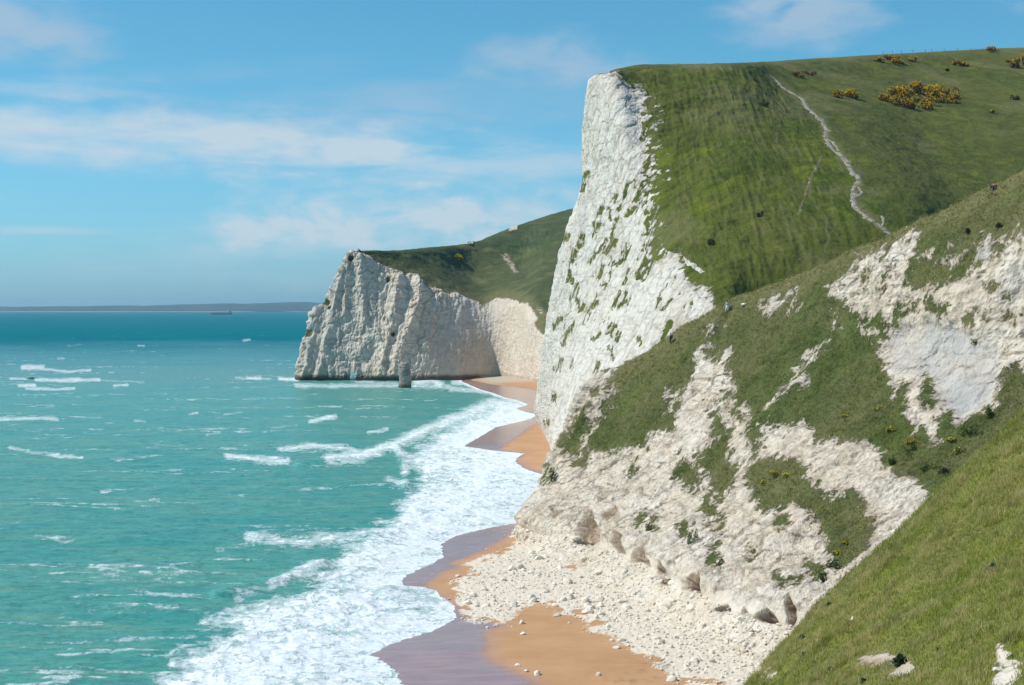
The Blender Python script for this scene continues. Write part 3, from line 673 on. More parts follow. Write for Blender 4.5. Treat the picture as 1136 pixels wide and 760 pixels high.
# ================================================================ tall sunlit headland with the long green slope
def build_mid():
    R0 = [(45, 760, -2), (18, 600, -2), G(594, 468, -1), G(605, 493, -1), G(618, 530, -1), P(690, 500, 350), P(800, 420, 330), (50, 330, 10), (76, 345, 14), (102, 360, 20), (150, 375, 28), (230, 380, 36)]
    R1 = [(49, 755, 17), (22, 590, 17), P(604, 415, 512), P(625, 420, 450), P(668, 420, 385), P(742, 378, 360), P(788, 345, 352), P(832, 305, 366), P(988, 263, 384), P(1062, 225, 425), P(1230, 230, 440), (205, 450, 68)]
    R2 = [(53, 750, 36), (28, 575, 36), P(612, 352, 500), P(643, 345, 452), P(690, 340, 410), P(738, 311, 382), P(758, 298, 378), P(830, 240, 395), P(952, 213, 408), P(1052, 170, 475), P(1225, 178, 490), (230, 510, 88)]
    R3 = [(57, 745, 55), (34, 560, 57), P(629, 268, 492), P(662, 265, 456), P(700, 260, 430), P(726, 245, 415), P(743, 240, 408), P(825, 180, 425), P(930, 165, 440), P(1042, 122, 540), P(1215, 118, 565), (260, 590, 112)]
    R4 = [(60, 742, 72), (39, 550, 76), P(649, 192, 488), P(672, 185, 461), P(700, 180, 446), P(718, 175, 444), P(737, 170, 440), P(820, 130, 455), P(899, 119, 486), P(1034, 94, 590), P(1205, 84, 625), (290, 650, 128)]
    R5 = [(64, 740, 88), (42, 545, 95), P(654, 112, 482), P(672, 108, 466), P(690, 110, 460), P(704, 107, 464), P(717, 104, 466), P(815, 95, 478), P(870, 94, 525), P(1025, 76, 620), P(1198, 66, 665), (310, 690, 138)]
    R6 = [(70, 740, 93), (48, 545, 102), P(658, 85, 482), P(670, 81, 474), P(682, 77, 478), P(691, 75, 484), P(702, 73, 492), P(800, 71, 508), P(850, 69, 572), P(1020, 59, 655), P(1190, 52, 705), (335, 730, 148)]
    R7 = [(120, 800, 92), (90, 620, 101), (62, 545, 103), (70, 560, 104.5), (80, 580, 106), (90, 600, 108), (100, 615, 109), (130, 640, 113), (190, 700, 121), (270, 820, 136), (380, 900, 150), (500, 920, 158)]
    V = loft([R0, R1, R2, R3, R4, R5, R6, R7], [15, 25, 62, 72, 72, 62, 115, 125, 125, 110, 20], [60, 85, 85, 85, 75, 44, 20])
    N = normals(V); px, py = proj(V)
    X, Y, Z = [V[..., i].astype(np.float32) for i in range(3)]
    nz = fbm(X / 8, Y / 8, Z / 8, 4) * 5; nzf = fbm(X / 2.4, Y / 2.4, Z / 2.4, 3) * 3
    qx, qy = px + nz + nzf, py + nzf
    chalk = [(300, 600), (300, 60), (655, 83), (668, 80), (684, 80), (693, 96), (702, 101), (709, 99), (707, 108), (713, 120), (717, 150), (722, 175), (728, 200), (726, 230), (722, 250), (731, 262), (734, 280), (724, 292), (738, 290), (746, 282), (754, 284), (762, 300), (766, 316), (776, 322), (788, 322), (789, 332), (794, 348), (800, 600)]
    gm = -poly_sd(qx, qy, chalk)
    spk = [(704, 96), (716, 106), (742, 122), (738, 160), (744, 180), (741, 225), (736, 262), (742, 280), (724, 296), (712, 310), (716, 260), (712, 180), (706, 130)]
    s2 = poly_sd(qx, qy, spk)
    sp_n = fbm(X / 3.5, Y / 3.5, Z / 1.5, 4)
    grass = np.clip(.5 + gm / 17, 0, 1)
    grass = np.where(s2 > -6, np.clip(.52 + .9 * sp_n + .04 * (px - 724) / 2, .15, .95) * sst(-6, 4, s2) + grass * (1 - sst(-6, 4, s2)), grass)
    strokes = [[(656, 192), (646, 205)], [(652, 206), (649, 212)], [(702, 205), (698, 218), (690, 233)], [(711, 213), (709, 228), (700, 240)], [(686, 218), (684, 225)], [(673, 232), (662, 250)], [(680, 232), (682, 246), (690, 244)], [(670, 250), (662, 262)], [(688, 246), (683, 258), (684, 275), (678, 284)],
               [(676, 268), (666, 282), (656, 292)], [(684, 270), (676, 282)], [(699, 272), (695, 288), (686, 294)], [(730, 286), (716, 300), (708, 310)], [(726, 294), (714, 312)], [(652, 262), (647, 275)], [(642, 280), (640, 292)], [(634, 300), (642, 316), (634, 312)], [(644, 316), (642, 332), (648, 345), (652, 340)],
               [(676, 318), (666, 334), (650, 360)], [(690, 325), (684, 345), (694, 340)], [(700, 328), (698, 338)], [(684, 364), (680, 374)], [(640, 360), (636, 370), (630, 384)], [(626, 355), (620, 362)], [(747, 336), (740, 346)], [(746, 360), (740, 378)], [(627, 400), (622, 412)], [(680, 388), (684, 398)], [(715, 384), (714, 378)], [(673, 296), (670, 310)], [(700, 300), (696, 316)],
               [(632, 262), (631, 268)], [(668, 404), (664, 420), (660, 428)], [(617, 362), (616, 366)], [(640, 402), (637, 408)], [(611, 468), (612, 472)], [(620, 440), (619, 446)], [(690, 372), (688, 380)], [(668, 372), (662, 378)]]
    for st in strokes:
        dd = seg_d(px + .5 * nz, py + .5 * nzf, st)
        grass = np.maximum(grass, (.66 + .2 * sp_n) * sst(5.6, 0, dd + 2.8 * sp_n + 1.2 * nzf))
    grass = np.maximum(grass, .52 * sst(.10, .55, fbm((s_ := X * .55 - Y * .83) / 3 + .22 * Z, Y / 9, Z / 14, 5)) * sst(140, 60, np.abs(py - 290)) * sst(8, 14, px - 600 - (380 - py) * .15))
    # bare scars in the slope
    for q in ([(760, 290), (776, 298), (784, 304), (778, 305), (764, 298)], [(743, 282), (752, 284), (748, 290)]):
        grass = np.where(poly_sd(qx, qy, q) > 0, .1, grass)
    ch = 1 - grass
    rows = np.arange(V.shape[0])[:, None]; cols = np.arange(V.shape[1])[None, :]
    s = X * .55 - Y * .83
    rib = ridged(s / 13 + .01 * Z, Z / 60, .4, 3); rib2 = ridged(s / 4.5, Z / 22, 2.4, 3)
    blk = fbm(X / 6, Y / 6, Z / 6, 5, .55); fine = fbm(X / 1.8, Y / 1.8, Z / 1.8, 4, .6)
    face = sst(0, 20, rows) * sst(433, 415, rows)
    w_ = .8 * fbm(X / 3, Y / 3, Z / 3, 3)
    c1, v1 = cells((X + w_) / 4.5, (Y + w_) / 4.5, (Z + w_) / 5); c2, v2 = cells((X + w_) / 1.9, Y / 1.9, (Z + w_) / 2.2)
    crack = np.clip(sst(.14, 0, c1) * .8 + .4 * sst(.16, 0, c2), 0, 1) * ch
    hz = .55 * Z + .25 * X                         # fracture planes run steeply down to the left
    st1 = ridged((s + .35 * Z) / 5.5, (Z - .3 * s) / 26, 1.4, 4); st2 = ridged((s + .35 * Z) / 2.0, (Z - .3 * s) / 9, 5.1, 4)
    disp = ch * face * (.16 * v1 + .10 * v2 - .14 * sst(.12, 0, c1) + .50 * st1 + .26 * st2 + .20 * fine) + face * sst(560, 300, cols) * (1.3 * rib + .35 * blk) * (1 - .3 * grass) + .30 * grass * face
    rill = sst(300, 330, cols + 30 * fbm(X / 20, Y / 20, Z / 20, 3)) * sst(570, 520, cols + 24 * fbm(X / 14, Y / 14, Z / 14, 3) + 20) + 0 * X
    rn = ridged(X / 3.2, Y / 26, Z / 22, 3)
    disp += grass * sst(0, 10, rows) * (.55 * blk + .14 * fine + rill * .45 * rn) * np.where(rows > 415, .35, 1)
    N2 = N.copy()
    if N2[200, 200, 1] > 0: N2 = -N2
    V = V + N2 * disp[..., None]
    dry = .18 * sst(520, 600, cols + 20 * blk) + .40 * sst(.05, .45, fbm(X / 25, Y / 25, Z / 25, 4)) + .45 * sst(395, 440, rows) + 0 * X
    tide = .0 * X
    brown = .40 * ch * sst(742, 772, px + nz) * sst(.0, .5, fbm(X / 7, Y / 7, Z / 7, 3)) * sst(255, 275, py)
    brown = np.maximum(brown, .45 * ch * np.exp(-((px - 760) / 12) ** 2 - ((py - 363) / 9) ** 2))
    for st, a in (([(911, 176), (906, 188), (898, 202), (895, 212), (890, 228), (886, 240)], 1.0), ([(897, 205), (899, 222), (907, 234)], .5), ([(929, 170), (930, 182), (935, 192)], .5), ([(917, 244), (916, 258), (919, 268), (914, 280)], .6), ([(923, 208), (922, 228)], .45),
                  ([(866, 130), (862, 150), (860, 180)], .35), ([(876, 240), (884, 262), (894, 285)], .4), ([(845, 190), (842, 215), (838, 240)], .3), ([(864, 225), (872, 250), (880, 280)], .35), ([(900, 250), (906, 275)], .35)):
        brown = np.maximum(brown, a * sst(1.9, .2, seg_d(px + .5 * nzf, py, st) + .9 * sp_n)); grass = grass * (1 - .5 * a * sst(1.6, .2, seg_d(px + .5 * nzf, py, st) + .9 * sp_n))
    path_dry = .55 * sst(9, 1, seg_d(px, py, [(845, 80), (868, 97), (894, 118), (913, 136), (917, 155), (931, 170), (953, 198), (947, 225), (978, 252), (990, 264)]))
    dry = np.maximum(dry, path_dry)
    o = grid_mesh('tall_headland', V, {'grass': grass, 'brown': brown, 'grey_and_shade': .5 * ch * np.exp(-((px - 652 + .6 * nz) / 5) ** 2 - ((py - 240) / 22) ** 2), 'dry': np.clip(dry, 0, .8), 'tide': tide, 'crack': crack, 'rill': np.clip(rill, 0, 1)}, M_mid, crisp=ch)
    return o, Surf(V)


mid, SF_mid = build_mid()


# ================================================================ far headland with the little arch
def build_far():
    R0 = [(-99, 868, -3), P(330, 424, 852), P(390, 424, 846), P(450, 424, 842), P(502, 423, 852), P(549, 418, 870), P(575, 420, 835), P(605, 427, 760), P(650, 442, 700), P(740, 430, 700)]
    R1 = [(-98, 868, 10), P(333, 400, 854), P(388, 396, 850), P(447, 392, 850), P(500, 392, 858), P(546, 392, 871), P(572, 395, 847), P(603, 405, 772), P(650, 420, 715), P(740, 410, 720)]
    R2 = [(-95, 869, 22), P(339, 374, 858), P(385, 362, 856), P(441, 356, 858), P(496, 362, 866), P(543, 366, 874), P(570, 368, 856), P(602, 386, 784), P(650, 400, 728), P(740, 392, 735)]
    R3 = [(-87, 871, 42), P(372, 318, 866), P(391, 302, 866), P(438, 309, 870), P(487, 325, 876), P(540, 340, 882), P(568, 334, 870), P(598, 362, 800), P(650, 380, 760), P(740, 372, 780)]
    R4 = [(-83, 873, 56), P(387, 287, 868), P(398, 285, 869), P(437, 290, 882), P(481, 298, 905), P(530, 301, 960), P(575, 297, 960), P(602, 300, 910), P(660, 300, 900), P(760, 290, 920)]
    R5 = [(-80, 875, 62), P(396, 279, 874), P(403, 278, 876), P(432, 278, 894), P(472, 275, 945), P(521, 270, 1020), P(562, 255, 1110), P(608, 240, 1260), P(660, 226, 1360), P(780, 205, 1420)]
    R6 = [(-80, 878, 54)] + [(x + 1, y + (6 if i < 3 else 25), z - 14) for i, (x, y, z) in enumerate(R5[1:])]
    R7 = [(-91, 873, -3), (-88, 875, -3), (-76, 880, -3), (-56, 906, -3), (-42, 985, -3), (-18, 1070, -3), (10, 1180, -3), (40, 1340, -3), (80, 1450, -3), (180, 1520, -3)]
    V = loft([R0, R1, R2, R3, R4, R5, R6, R7], [22, 75, 75, 62, 58, 44, 48, 18, 6], [34, 36, 50, 44, 40, 8, 64])
    N = normals(V); px, py = proj(V)
    X, Y, Z = [V[..., i].astype(np.float32) for i in range(3)]
    rows = np.arange(V.shape[0])[:, None]; cols = np.arange(V.shape[1])[None, :]
    nz = fbm(X / 14, Y / 14, Z / 14, 4) * 4; nzf = fbm(X / 4, Y / 4, Z / 4, 3) * 2.2
    qx, qy = px + .6 * nz + nzf, py + .6 * nz + nzf
    turf = [(398, 200), (397, 281), (410, 286), (418, 293), (428, 296), (437, 300), (446, 303), (456, 306), (462, 309), (470, 318), (484, 320), (494, 327), (506, 325), (518, 331), (530, 334), (536, 341), (542, 335), (550, 331), (562, 330), (574, 334), (585, 336), (592, 344), (597, 352), (594, 362), (602, 370), (640, 378), (800, 380), (800, 180)]
    gm = poly_sd(qx, qy, turf)
    grass = np.clip(.5 + gm / 5, 0, 1)
    for q in ([(518, 272), (521, 266), (527, 267), (524, 272)], [(564, 257), (567, 249), (575, 249), (574, 255)]):
        grass = np.where(poly_sd(px, py, q) > 0, .05, grass)
    for (x, y, r) in [(363, 336, 4.5), (344, 371, 5), (380, 296, 2.5), (390, 288, 3), (372, 316, 2.5), (366, 342, 2.5), (436, 372, 3), (430, 312, 3), (450, 304, 3)]:
        grass = np.maximum(grass, .9 * sst(r * 1.4, r * .3, np.hypot(px - x + nzf, py - y)))
    grass = np.maximum(grass, .55 * sst(.42, .6, nz / 4) * sst(340, 305, py) * sst(470, 440, px))
    for q, a in (([(556, 283), (563, 280), (570, 292), (576, 302), (571, 304), (562, 292)], .55), ([(594, 342), (600, 338), (608, 348), (604, 356)], .45)):
        grass = grass * (1 - a * sst(-3, 2, poly_sd(qx, qy, q)))
    ch = 1 - grass
    # big vertical buttresses
    rib = np.zeros_like(X)
    for pts, w, h in [([(352, 345), (345, 380), (338, 424)], 6, 4.5), ([(383, 300), (370, 345), (362, 385), (352, 424)], 5, 4.5), ([(388, 282), (385, 310), (382, 350)], 4, 3.0), ([(398, 286), (400, 330), (404, 352)], 6, 3.5), ([(404, 355), (410, 372), (402, 390)], 8, 3.5),
                      ([(440, 312), (436, 340), (432, 375), (420, 424)], 9, 4.5), ([(463, 312), (462, 335), (450, 372), (440, 400), (436, 424)], 9, 5.5), ([(415, 370), (424, 380), (428, 405)], 6, 2.5), ([(485, 325), (478, 350)], 5, 2.0), ([(515, 335), (505, 360)], 6, 2.0)]:
        dd = seg_d(px + .5 * nz, py, pts)
        rib = np.maximum(rib, .50 * h * np.exp(-np.abs(dd / (.8 * w)) ** 1.4))
    n1 = ridged(X / 14 + Z / 60, Y / 40, Z / 60, 3); blk = fbm(X / 8, Y / 8, Z / 7, 5, .55); fine = fbm(X / 2.5, Y / 2.5, Z / 2.5, 3, .6)
    led = fbm(X / 20 + Z / 18, Y / 20, Z / 2.5, 3)
    # open corner of the bay stays smoother
    smooth = 1 - .75 * sst(470, 500, px + (py - 370) * .6)
    face = sst(0, 6, rows) * sst(220, 205, rows) + 0 * X
    w_ = 1.2 * fbm(X / 4, Y / 4, Z / 4, 3)
    c1, v1 = cells((X + w_) / 7, (Y + w_) / 7, (Z + w_) / 9); c2, v2 = cells((X + w_) / 3, Y / 3, (Z + w_) / 3)
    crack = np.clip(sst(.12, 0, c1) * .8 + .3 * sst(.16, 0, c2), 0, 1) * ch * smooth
    st1 = ridged((X + .18 * Z) / 7, Y / 40, Z / 34, 4); st2 = ridged((X - .12 * Z) / 2.6, Y / 20, Z / 11, 4)
    disp = ch * face * smooth * (.5 * v1 + .35 * v2 - .35 * sst(.12, 0, c1)) + ch * face * (rib + (.8 * n1 + .55 * blk + .35 * fine + .35 * led + .9 * st1 + .6 * st2) * smooth + .35 * fine + .30 * st2)
    disp += grass * face * (1.2 * blk + .2 * fine) * np.where(rows > 185, .4, 1) * np.clip((Y - 700) / 300, .3, 1.5)
    N2 = N.copy()
    if N2[60, 150, 1] > 0: N2 = -N2
    V = V + N2 * disp[..., None]
    tide = .9 * sst(3.6, 1.6, V[..., 2] + .5 * blk) * sst(545, 525, px)
    dry = .5 * sst(.0, .5, nz / 4) + .55 * sst(14, 2, gm) * sst(400, 430, px)
    brown = .16 * ch * sst(530, 575, px + 2 * nz) + .22 * ch * np.exp(-((px - 520) / 30) ** 2 - ((py - 385) / 22) ** 2)
    brown = np.maximum(brown, .30 * ch * np.exp(-((py - 418) / 8) ** 2) * sst(500, 470, px))
    grey_and_shade = .32 * ch * sst(455, 495, px + (py - 370) * .6 + 2 * nz) * sst(572, 540, px + 2 * nz)  # grey put into the colour where the far face lies in shade
    grey_and_shade = np.maximum(grey_and_shade, .35 * ch * sst(440, 380, px))
    # the arch through the foot of the head
    arch = [(387.2, 426), (387.6, 418), (389.5, 413.3), (392, 412.6), (394.2, 416), (394.8, 426)]
    fx, fy = proj(V)
    hole = poly_sd(fx, fy, arch) > 0
    back = (poly_sd(fx, fy, [(384, 432), (384, 404), (398, 404), (398, 432)]) > 0) & (rows > 214)
    keep = ~(hole | back)
    o = grid_mesh('far_headland', V, {'grass': grass, 'brown': brown, 'grey_and_shade': grey_and_shade, 'dry': np.clip(dry, 0, .8), 'tide': tide, 'crack': crack, 'rill': 0 * X}, M_far, keep=keep, crisp=ch)
    # tunnel walls
    bm = bmesh.new(); bm.from_mesh(o.data)
    be = []
    for e in bm.edges:
        if e.is_boundary:
            m = (e.verts[0].co + e.verts[1].co) / 2
            x = CX + F * m.x / m.y; y = CY - F * (m.z - H) / m.y
            if 384 < x < 398 and 408 < y < 430 and m.y < 880: be.append(e)
    r = bmesh.ops.extrude_edge_only(bm, edges=be)
    dirv = Vector((-79.5, 846, 0)).normalized()
    for g_ in r['geom']:
        if isinstance(g_, bmesh.types.BMVert):
            g_.co += dirv * (31)
    bm.to_mesh(o.data); bm.free()
    return o, Surf(V)


far, SF_far = build_far()


# ================================================================ foreground meadow slope
def build_fore():
    Ra = [(-30, -15, 15), (-14, -15, 27), (-2, -15, 33.6), (8, -15, 34.6), (20, -15, 37), (40, -15, 41), (85, -15, 50)]
    Rb = [(-12, 25, 12), (-4, 25, 21), (3, 25, 26), (10, 25, 29.5), (20, 25, 33), (36, 25, 38), (80, 25, 48)]
    Rc = [(0, 60, 7), (6, 60, 13), (12, 60, 17.3), (19, 60, 21.2), (28, 60, 26.5), (40, 60, 32.5), (80, 60, 46)]
    Rd = [(5, 86, 5), (11, 86, 12), (17, 86, 16.8), (24, 86, 21.5), (31, 86, 26.5), (43, 86, 34), (82, 86, 48)]
    Re = [(9, 102, 5), P(832, 757, 108), P(920, 664, 113), P(1030, 560, 117), P(1136, 460, 119), P(1300, 330, 121), (85, 125, 50)]
    Rf = [(x + 1.5, y + 9, z - 5) for x, y, z in Re]
    Rg = [(x + 4, y + 26, z - 26) for x, y, z in Re]
    V = loft([Ra, Rb, Rc, Rd, Re, Rf, Rg], [30, 80, 110, 110, 90, 20], [14, 50, 110, 130, 20, 14])
    N = normals(V)
    if N[150, 200, 2] < 0: N = -N
    X, Y, Z = [V[..., i].astype(np.float32) for i in range(3)]
    px, py = proj(V)
    b = fbm(X / 7, Y / 7, Z / 7, 4); f = fbm(X / 1.1, Y / 1.1, Z / 1.1, 4)
    cam_near = sst(6, 20, np.hypot(X, Y))
    V = V + N * ((.45 * b + .16 * f) * cam_near)[..., None]
    grass = np.full(X.shape, .95, np.float32)
    for (x, y, rx, ry, a) in [(972, 733, 34, 9, .7), (947, 686, 6, 4, .5), (850, 745, 14, 12, .5), (1118, 744, 20, 22, .72), (1110, 722, 8, 10, .62), (1000, 745, 22, 9, .4)]:
        e = ((px - x) / rx) ** 2 + ((py - y) / ry) ** 2
        grass -= a * sst(1.4, .1, e + 1.6 * f)
    dry = .7 * sst(26, 0, py - np.interp(px, [832, 920, 1030, 1136, 1300], [757, 664, 560, 460, 330])) + .45 * sst(0, .5, b)
    soil = .8 * np.exp(-((px - 975) / 40) ** 2 - ((py - 735) / 12) ** 2)
    o = grid_mesh('meadow_slope', V, {'grass': grass, 'brown': soil, 'grey_and_shade': 0 * X, 'dry': dry, 'tide': 0 * X, 'rill': 0 * X}, M_fore)
    return o, Surf(V), grass


fore, SF_fore, fore_grass = build_fore()


# ================================================================ far coast and air
def build_coast():
    n = 420
    xs = np.linspace(-9500, 6500, n)
    ridge = np.interp((xs / 17600 * F + CX), [-500, 0, 60, 130, 200, 250, 300, 340, 360, 600, 1300], [58, 52, 62, 66, 84, 86, 104, 98, 104, 120, 130])
    ridge = ridge + 9 * fbm(xs / 700, 0, 0, 4)
    prof = [(0, -6), (40, 10), (500, 26), (1200, .55), (2200, 1.0), (3500, .9), (5000, -.3)]
    rows = []
    for i, (dy, h) in enumerate(prof):
        z = np.full(n, float(h)) if i < 3 else ridge * h
        z = z + (2 if i < 3 else 7) * fbm(xs / 260, i * 1.7, 0, 3)
        rows.append(np.stack([xs, np.full(n, 16600 + dy) + 120 * fbm(xs / 1500, 3, i * .2, 3), z], -1))
    V = np.array(rows)
    m, t = mat('distant_land'); p = t.pos()
    a = t.noise(t.scale(p, (.004, .0016, .01)), 1, 5, .6); bld = t.noise(t.scale(p, (.011, .004, .02)), 1, 3, .6)
    cc = t.mix(t.ss(a, .4, .6), (.022, .038, .034), (.055, .068, .05))  # darker and bluer than green land: some haze put into the colour
    cc = t.mix(t.math('MULTIPLY', t.ss(bld, .62, .72), .35), cc, (.4, .38, .36))
    xyz = t.new('ShaderNodeSeparateXYZ'); t.l.new(p, xyz.inputs[0])
    cc = t.mix(t.ss(xyz.outputs[2], 9, 5), cc, (.30, .27, .22))
    t.bsdf(cc, .95, spec=.1)
    return grid_mesh('far_coast', V, {}, m)


build_coast()
HAZE = 3.7e-5


def build_haze():
    bm = bmesh.new()
    x0, x1, y0, y1, z0, z1 = -60000, 12000, -400, 33000, -8, 190
    bmesh.ops.create_cube(bm, size=1)
    for v_ in bm.verts:
        v_.co = ((x0 + x1) / 2 + v_.co.x * (x1 - x0), (y0 + y1) / 2 + v_.co.y * (y1 - y0), (z0 + z1) / 2 + v_.co.z * (z1 - z0))
    me = bpy.data.meshes.new('haze'); bm.to_mesh(me); bm.free()
    m = bpy.data.materials.new('sea_air'); m.use_nodes = True; t = NT(m)
    pv = t.new('ShaderNodeVolumePrincipled'); pv.inputs['Color'].default_value = (.50, .80, 1, 1); pv.inputs['Density'].default_value = HAZE
    pv.inputs['Anisotropy'].default_value = .2
    out = t.new('ShaderNodeOutputMaterial'); t.l.new(pv.outputs[0], out.inputs['Volume'])
    me.materials.append(m)
    o = bpy.data.objects.new('haze', me); COL.objects.link(o); o['kind'] = 'stuff'


build_haze()
#THINGS#

# ================================================================ things
def tag(o, label=None, cat=None, group=None):
    if label: o['label'] = label
    if cat: o['category'] = cat
    if group: o['group'] = group
    return o


def empty(name, loc, label, cat, group=None, rz=0):
    o = bpy.data.objects.new(name, None); COL.objects.link(o); o.location = loc; o.rotation_euler = (0, 0, rz)
    o.empty_display_size = .3
    return tag(o, label, cat, group)


def arr_mesh(name, verts, faces, m, parent=None, attrs=None, smooth=False):
    me = bpy.data.meshes.new(name)
    faces = np.asarray(faces, np.int32); k = faces.shape[1]; n = len(faces)
    me.vertices.add(len(verts)); me.vertices.foreach_set('co', np.asarray(verts, np.float32).ravel())
    me.loops.add(n * k); me.loops.foreach_set('vertex_index', faces.ravel())
    me.polygons.add(n); me.polygons.foreach_set('loop_start', np.arange(n, dtype=np.int32) * k)
    me.polygons.foreach_set('use_smooth', np.full(n, smooth))
    me.update(calc_edges=True)
    for kk, v_ in (attrs or {}).items():
        a = me.attributes.new(kk, 'FLOAT', 'POINT'); a.data.foreach_set('value', np.asarray(v_, np.float32).ravel())
    me.materials.append(m)
    o = bpy.data.objects.new(name, me); COL.objects.link(o)
    if parent: o.parent = parent
    return o


def bm_obj(name, bm, m, parent=None, smooth=False):
    me = bpy.data.meshes.new(name); bm.to_mesh(me); bm.free()
    if smooth:
        for p in me.polygons: p.use_smooth = True
    me.materials.append(m)
    o = bpy.data.objects.new(name, me); COL.objects.link(o)
    if parent: o.parent = parent
    return o


def box(bm, c, s, bevel=0):
    r = bmesh.ops.create_cube(bm, size=1)
    for v_ in r['verts']: v_.co = Vector((v_.co.x * s[0] + c[0], v_.co.y * s[1] + c[1], v_.co.z * s[2] + c[2]))
    if bevel:
        es = list({e for v_ in r['verts'] for e in v_.link_edges})
        bmesh.ops.bevel(bm, geom=es, offset=bevel, segments=1, affect='EDGES')


def cyl(bm, a, b, r0, r1=None, seg=8):
    a, b = Vector(a), Vector(b); d = b - a
    r = bmesh.ops.create_cone(bm, cap_ends=True, segments=seg, radius1=r0, radius2=r0 if r1 is None else r1, depth=d.length)
    M_ = Matrix.Translation((a + b) / 2) @ d.to_track_quat('Z', 'Y').to_matrix().to_4x4()
    bmesh.ops.transform(bm, matrix=M_, verts=r['verts'])


def leaf_mat(name, a, b, rough=.75, trans=.25):
    m, t = mat(name)
    tint = t.attr('tint'); n = t.noise(t.pos(), 1.3, 3)
    patch_ = t.noise(t.pos(), .42, 5, .65)
    col = t.mix(t.ss(t.math('ADD', tint, t.math('MULTIPLY', t.math('SUBTRACT', n, .5), .5)), .1, .9), a, b)
    col = t.mix(t.math('MULTIPLY', t.ss(patch_, .50, .62), .55), col, tuple(x * .52 for x in a))
    bs = t.new('ShaderNodeBsdfPrincipled'); t.set(bs.inputs['Base Color'], col); bs.inputs['Roughness'].default_value = rough; bs.inputs['Specular IOR Level'].default_value = .2
    tr = t.new('ShaderNodeBsdfTranslucent'); t.set(tr.inputs['Color'], col)
    mx = t.new('ShaderNodeMixShader'); mx.inputs[0].default_value = trans; t.l.new(bs.outputs[0], mx.inputs[1]); t.l.new(tr.outputs[0], mx.inputs[2])
    o = t.new('ShaderNodeOutputMaterial'); t.l.new(mx.outputs[0], o.inputs[0])
    return m


M_tuft = leaf_mat('meadow_grass_blades', (.27, .31, .042), (.68, .56, .25), .75, .45)
M_turf = leaf_mat('cliff_grass_blades', (.19, .205, .040), (.54, .43, .20), .75, .45)
M_gorse = leaf_mat('gorse_foliage', (.045, .050, .022), (.13, .095, .040))
M_flower = leaf_mat('gorse_flowers', (.68, .36, .010), (.90, .56, .018))
M_yellow = leaf_mat('wild_cabbage_flowers', (.60, .50, .02), (.80, .68, .04))
M_shrub = leaf_mat('shrub_leaves', (.055, .080, .020), (.130, .165, .042))
M_herb = leaf_mat('herb_leaves', (.10, .125, .028), (.20, .21, .065))
M_kale = leaf_mat('sea_cabbage_leaves', (.040, .085, .055), (.10, .17, .12), .5)
M_dark = leaf_mat('dark_scrub', (.030, .036, .016), (.075, .080, .032))
M_brown = leaf_mat('brown_scrub', (.10, .055, .022), (.22, .12, .045))

# ---------------- chalk rocks
M_rock, _t = mat('loose_chalk'); _p = _t.pos()
_n = _t.noise(_p, 1.6, 6, .65); _n2 = _t.noise(_p, .5, 3)
_c = _t.mix(_t.ss(_n, .35, .65), (.80, .735, .63), (.66, .585, .475))
_c = _t.mix(_t.math('MULTIPLY', _t.ss(_n2, .5, .7), .5), _c, (.66, .57, .45))
_t.bsdf(_c, .95, _t.bump(_n, .15, .6), spec=.15)


def rock_arr(seed, sub=2, flatten=.7):
    bm = bmesh.new(); bmesh.ops.create_icosphere(bm, subdivisions=sub, radius=1)
    v_ = np.array([q.co[:] for q in bm.verts]); f_ = np.array([[q.index for q in p.verts] for p in bm.faces]); bm.free()
    r = np.random.RandomState(seed)
    for _ in range(9):                                    # knock flat faces off
        n_ = r.normal(size=3); n_ /= np.linalg.norm(n_); d = .55 + .3 * r.rand()
        h = v_ @ n_ - d; v_ -= np.maximum(h, 0)[:, None] * n_
    v_ *= (1 + .12 * fbm(v_[:, 0] * 1.7 + seed, v_[:, 1] * 1.7, v_[:, 2] * 1.7, 3))[:, None]
    v_ *= np.array([1 + .4 * r.rand(), .8 + .3 * r.rand(), flatten * (.8 + .4 * r.rand())])
    return v_, f_


rocks = []
for i in range(8):
    v_, f_ = rock_arr(20 + i, 2)
    me = bpy.data.meshes.new('chalk_boulder')
    me.from_pydata(v_.tolist(), [], f_.tolist()); me.materials.append(M_rock); rocks.append(me)


def rock(loc, r, label, group=None, name='chalk_boulder', cat='boulder'):
    o = bpy.data.objects.new(name, random.choice(rocks)); COL.objects.link(o)
    o.location = (loc[0], loc[1], loc[2] + r * .22); o.scale = (r, r, r); o.rotation_euler = (random.uniform(-.25, .25), random.uniform(-.25, .25), random.uniform(0, 6.28))
    return tag(o, label, cat, group)


# candidates: the sand inside the rubble spread and the scree apron of the near cliff
bpx, bpy_ = SF_beach.px, SF_beach.py
bsd = poly_sd(bpx, bpy_, RUBBLE)
bX, bY = SF_beach.V[..., 0], SF_beach.V[..., 1]
clump = fbm(bX / 4, bY / 6, 3.3, 4)
wgt = np.clip(sst(-6, 12, bsd + 10 * fbm(bX / 7, bY / 9, 4, 4)) * (sst(-.25, .25, clump) + .06 + .5 * sst(10, 40, bsd)), 0, 1) * (bY ** 2)
wgt = wgt / wgt.sum()
nr = 76
sc_V = SF_near.V[4:nr]; spx, spy = SF_near.px[4:nr], SF_near.py[4:nr]
sw = ((spx > 565) & (spx < 900) & (spy < 762)).astype(float) * (SF_near.V[4:nr, :, 1] ** 1.0); sw /= sw.sum()
Bflat = SF_beach.V.reshape(-1, 3); Sflat = sc_V.reshape(-1, 3)
LB = 'white chalk rock in the dense rubble spread over the sand below the near cliff'
LS = 'white chalk rock lying on the pale scree apron along the foot of the near cliff'
for i in rng.choice(len(Bflat), 165, p=wgt.ravel()):
    rock(Bflat[i], .24 + .45 * rng.rand() ** 2.4, LB, 'chalk rocks strewn on the sand')
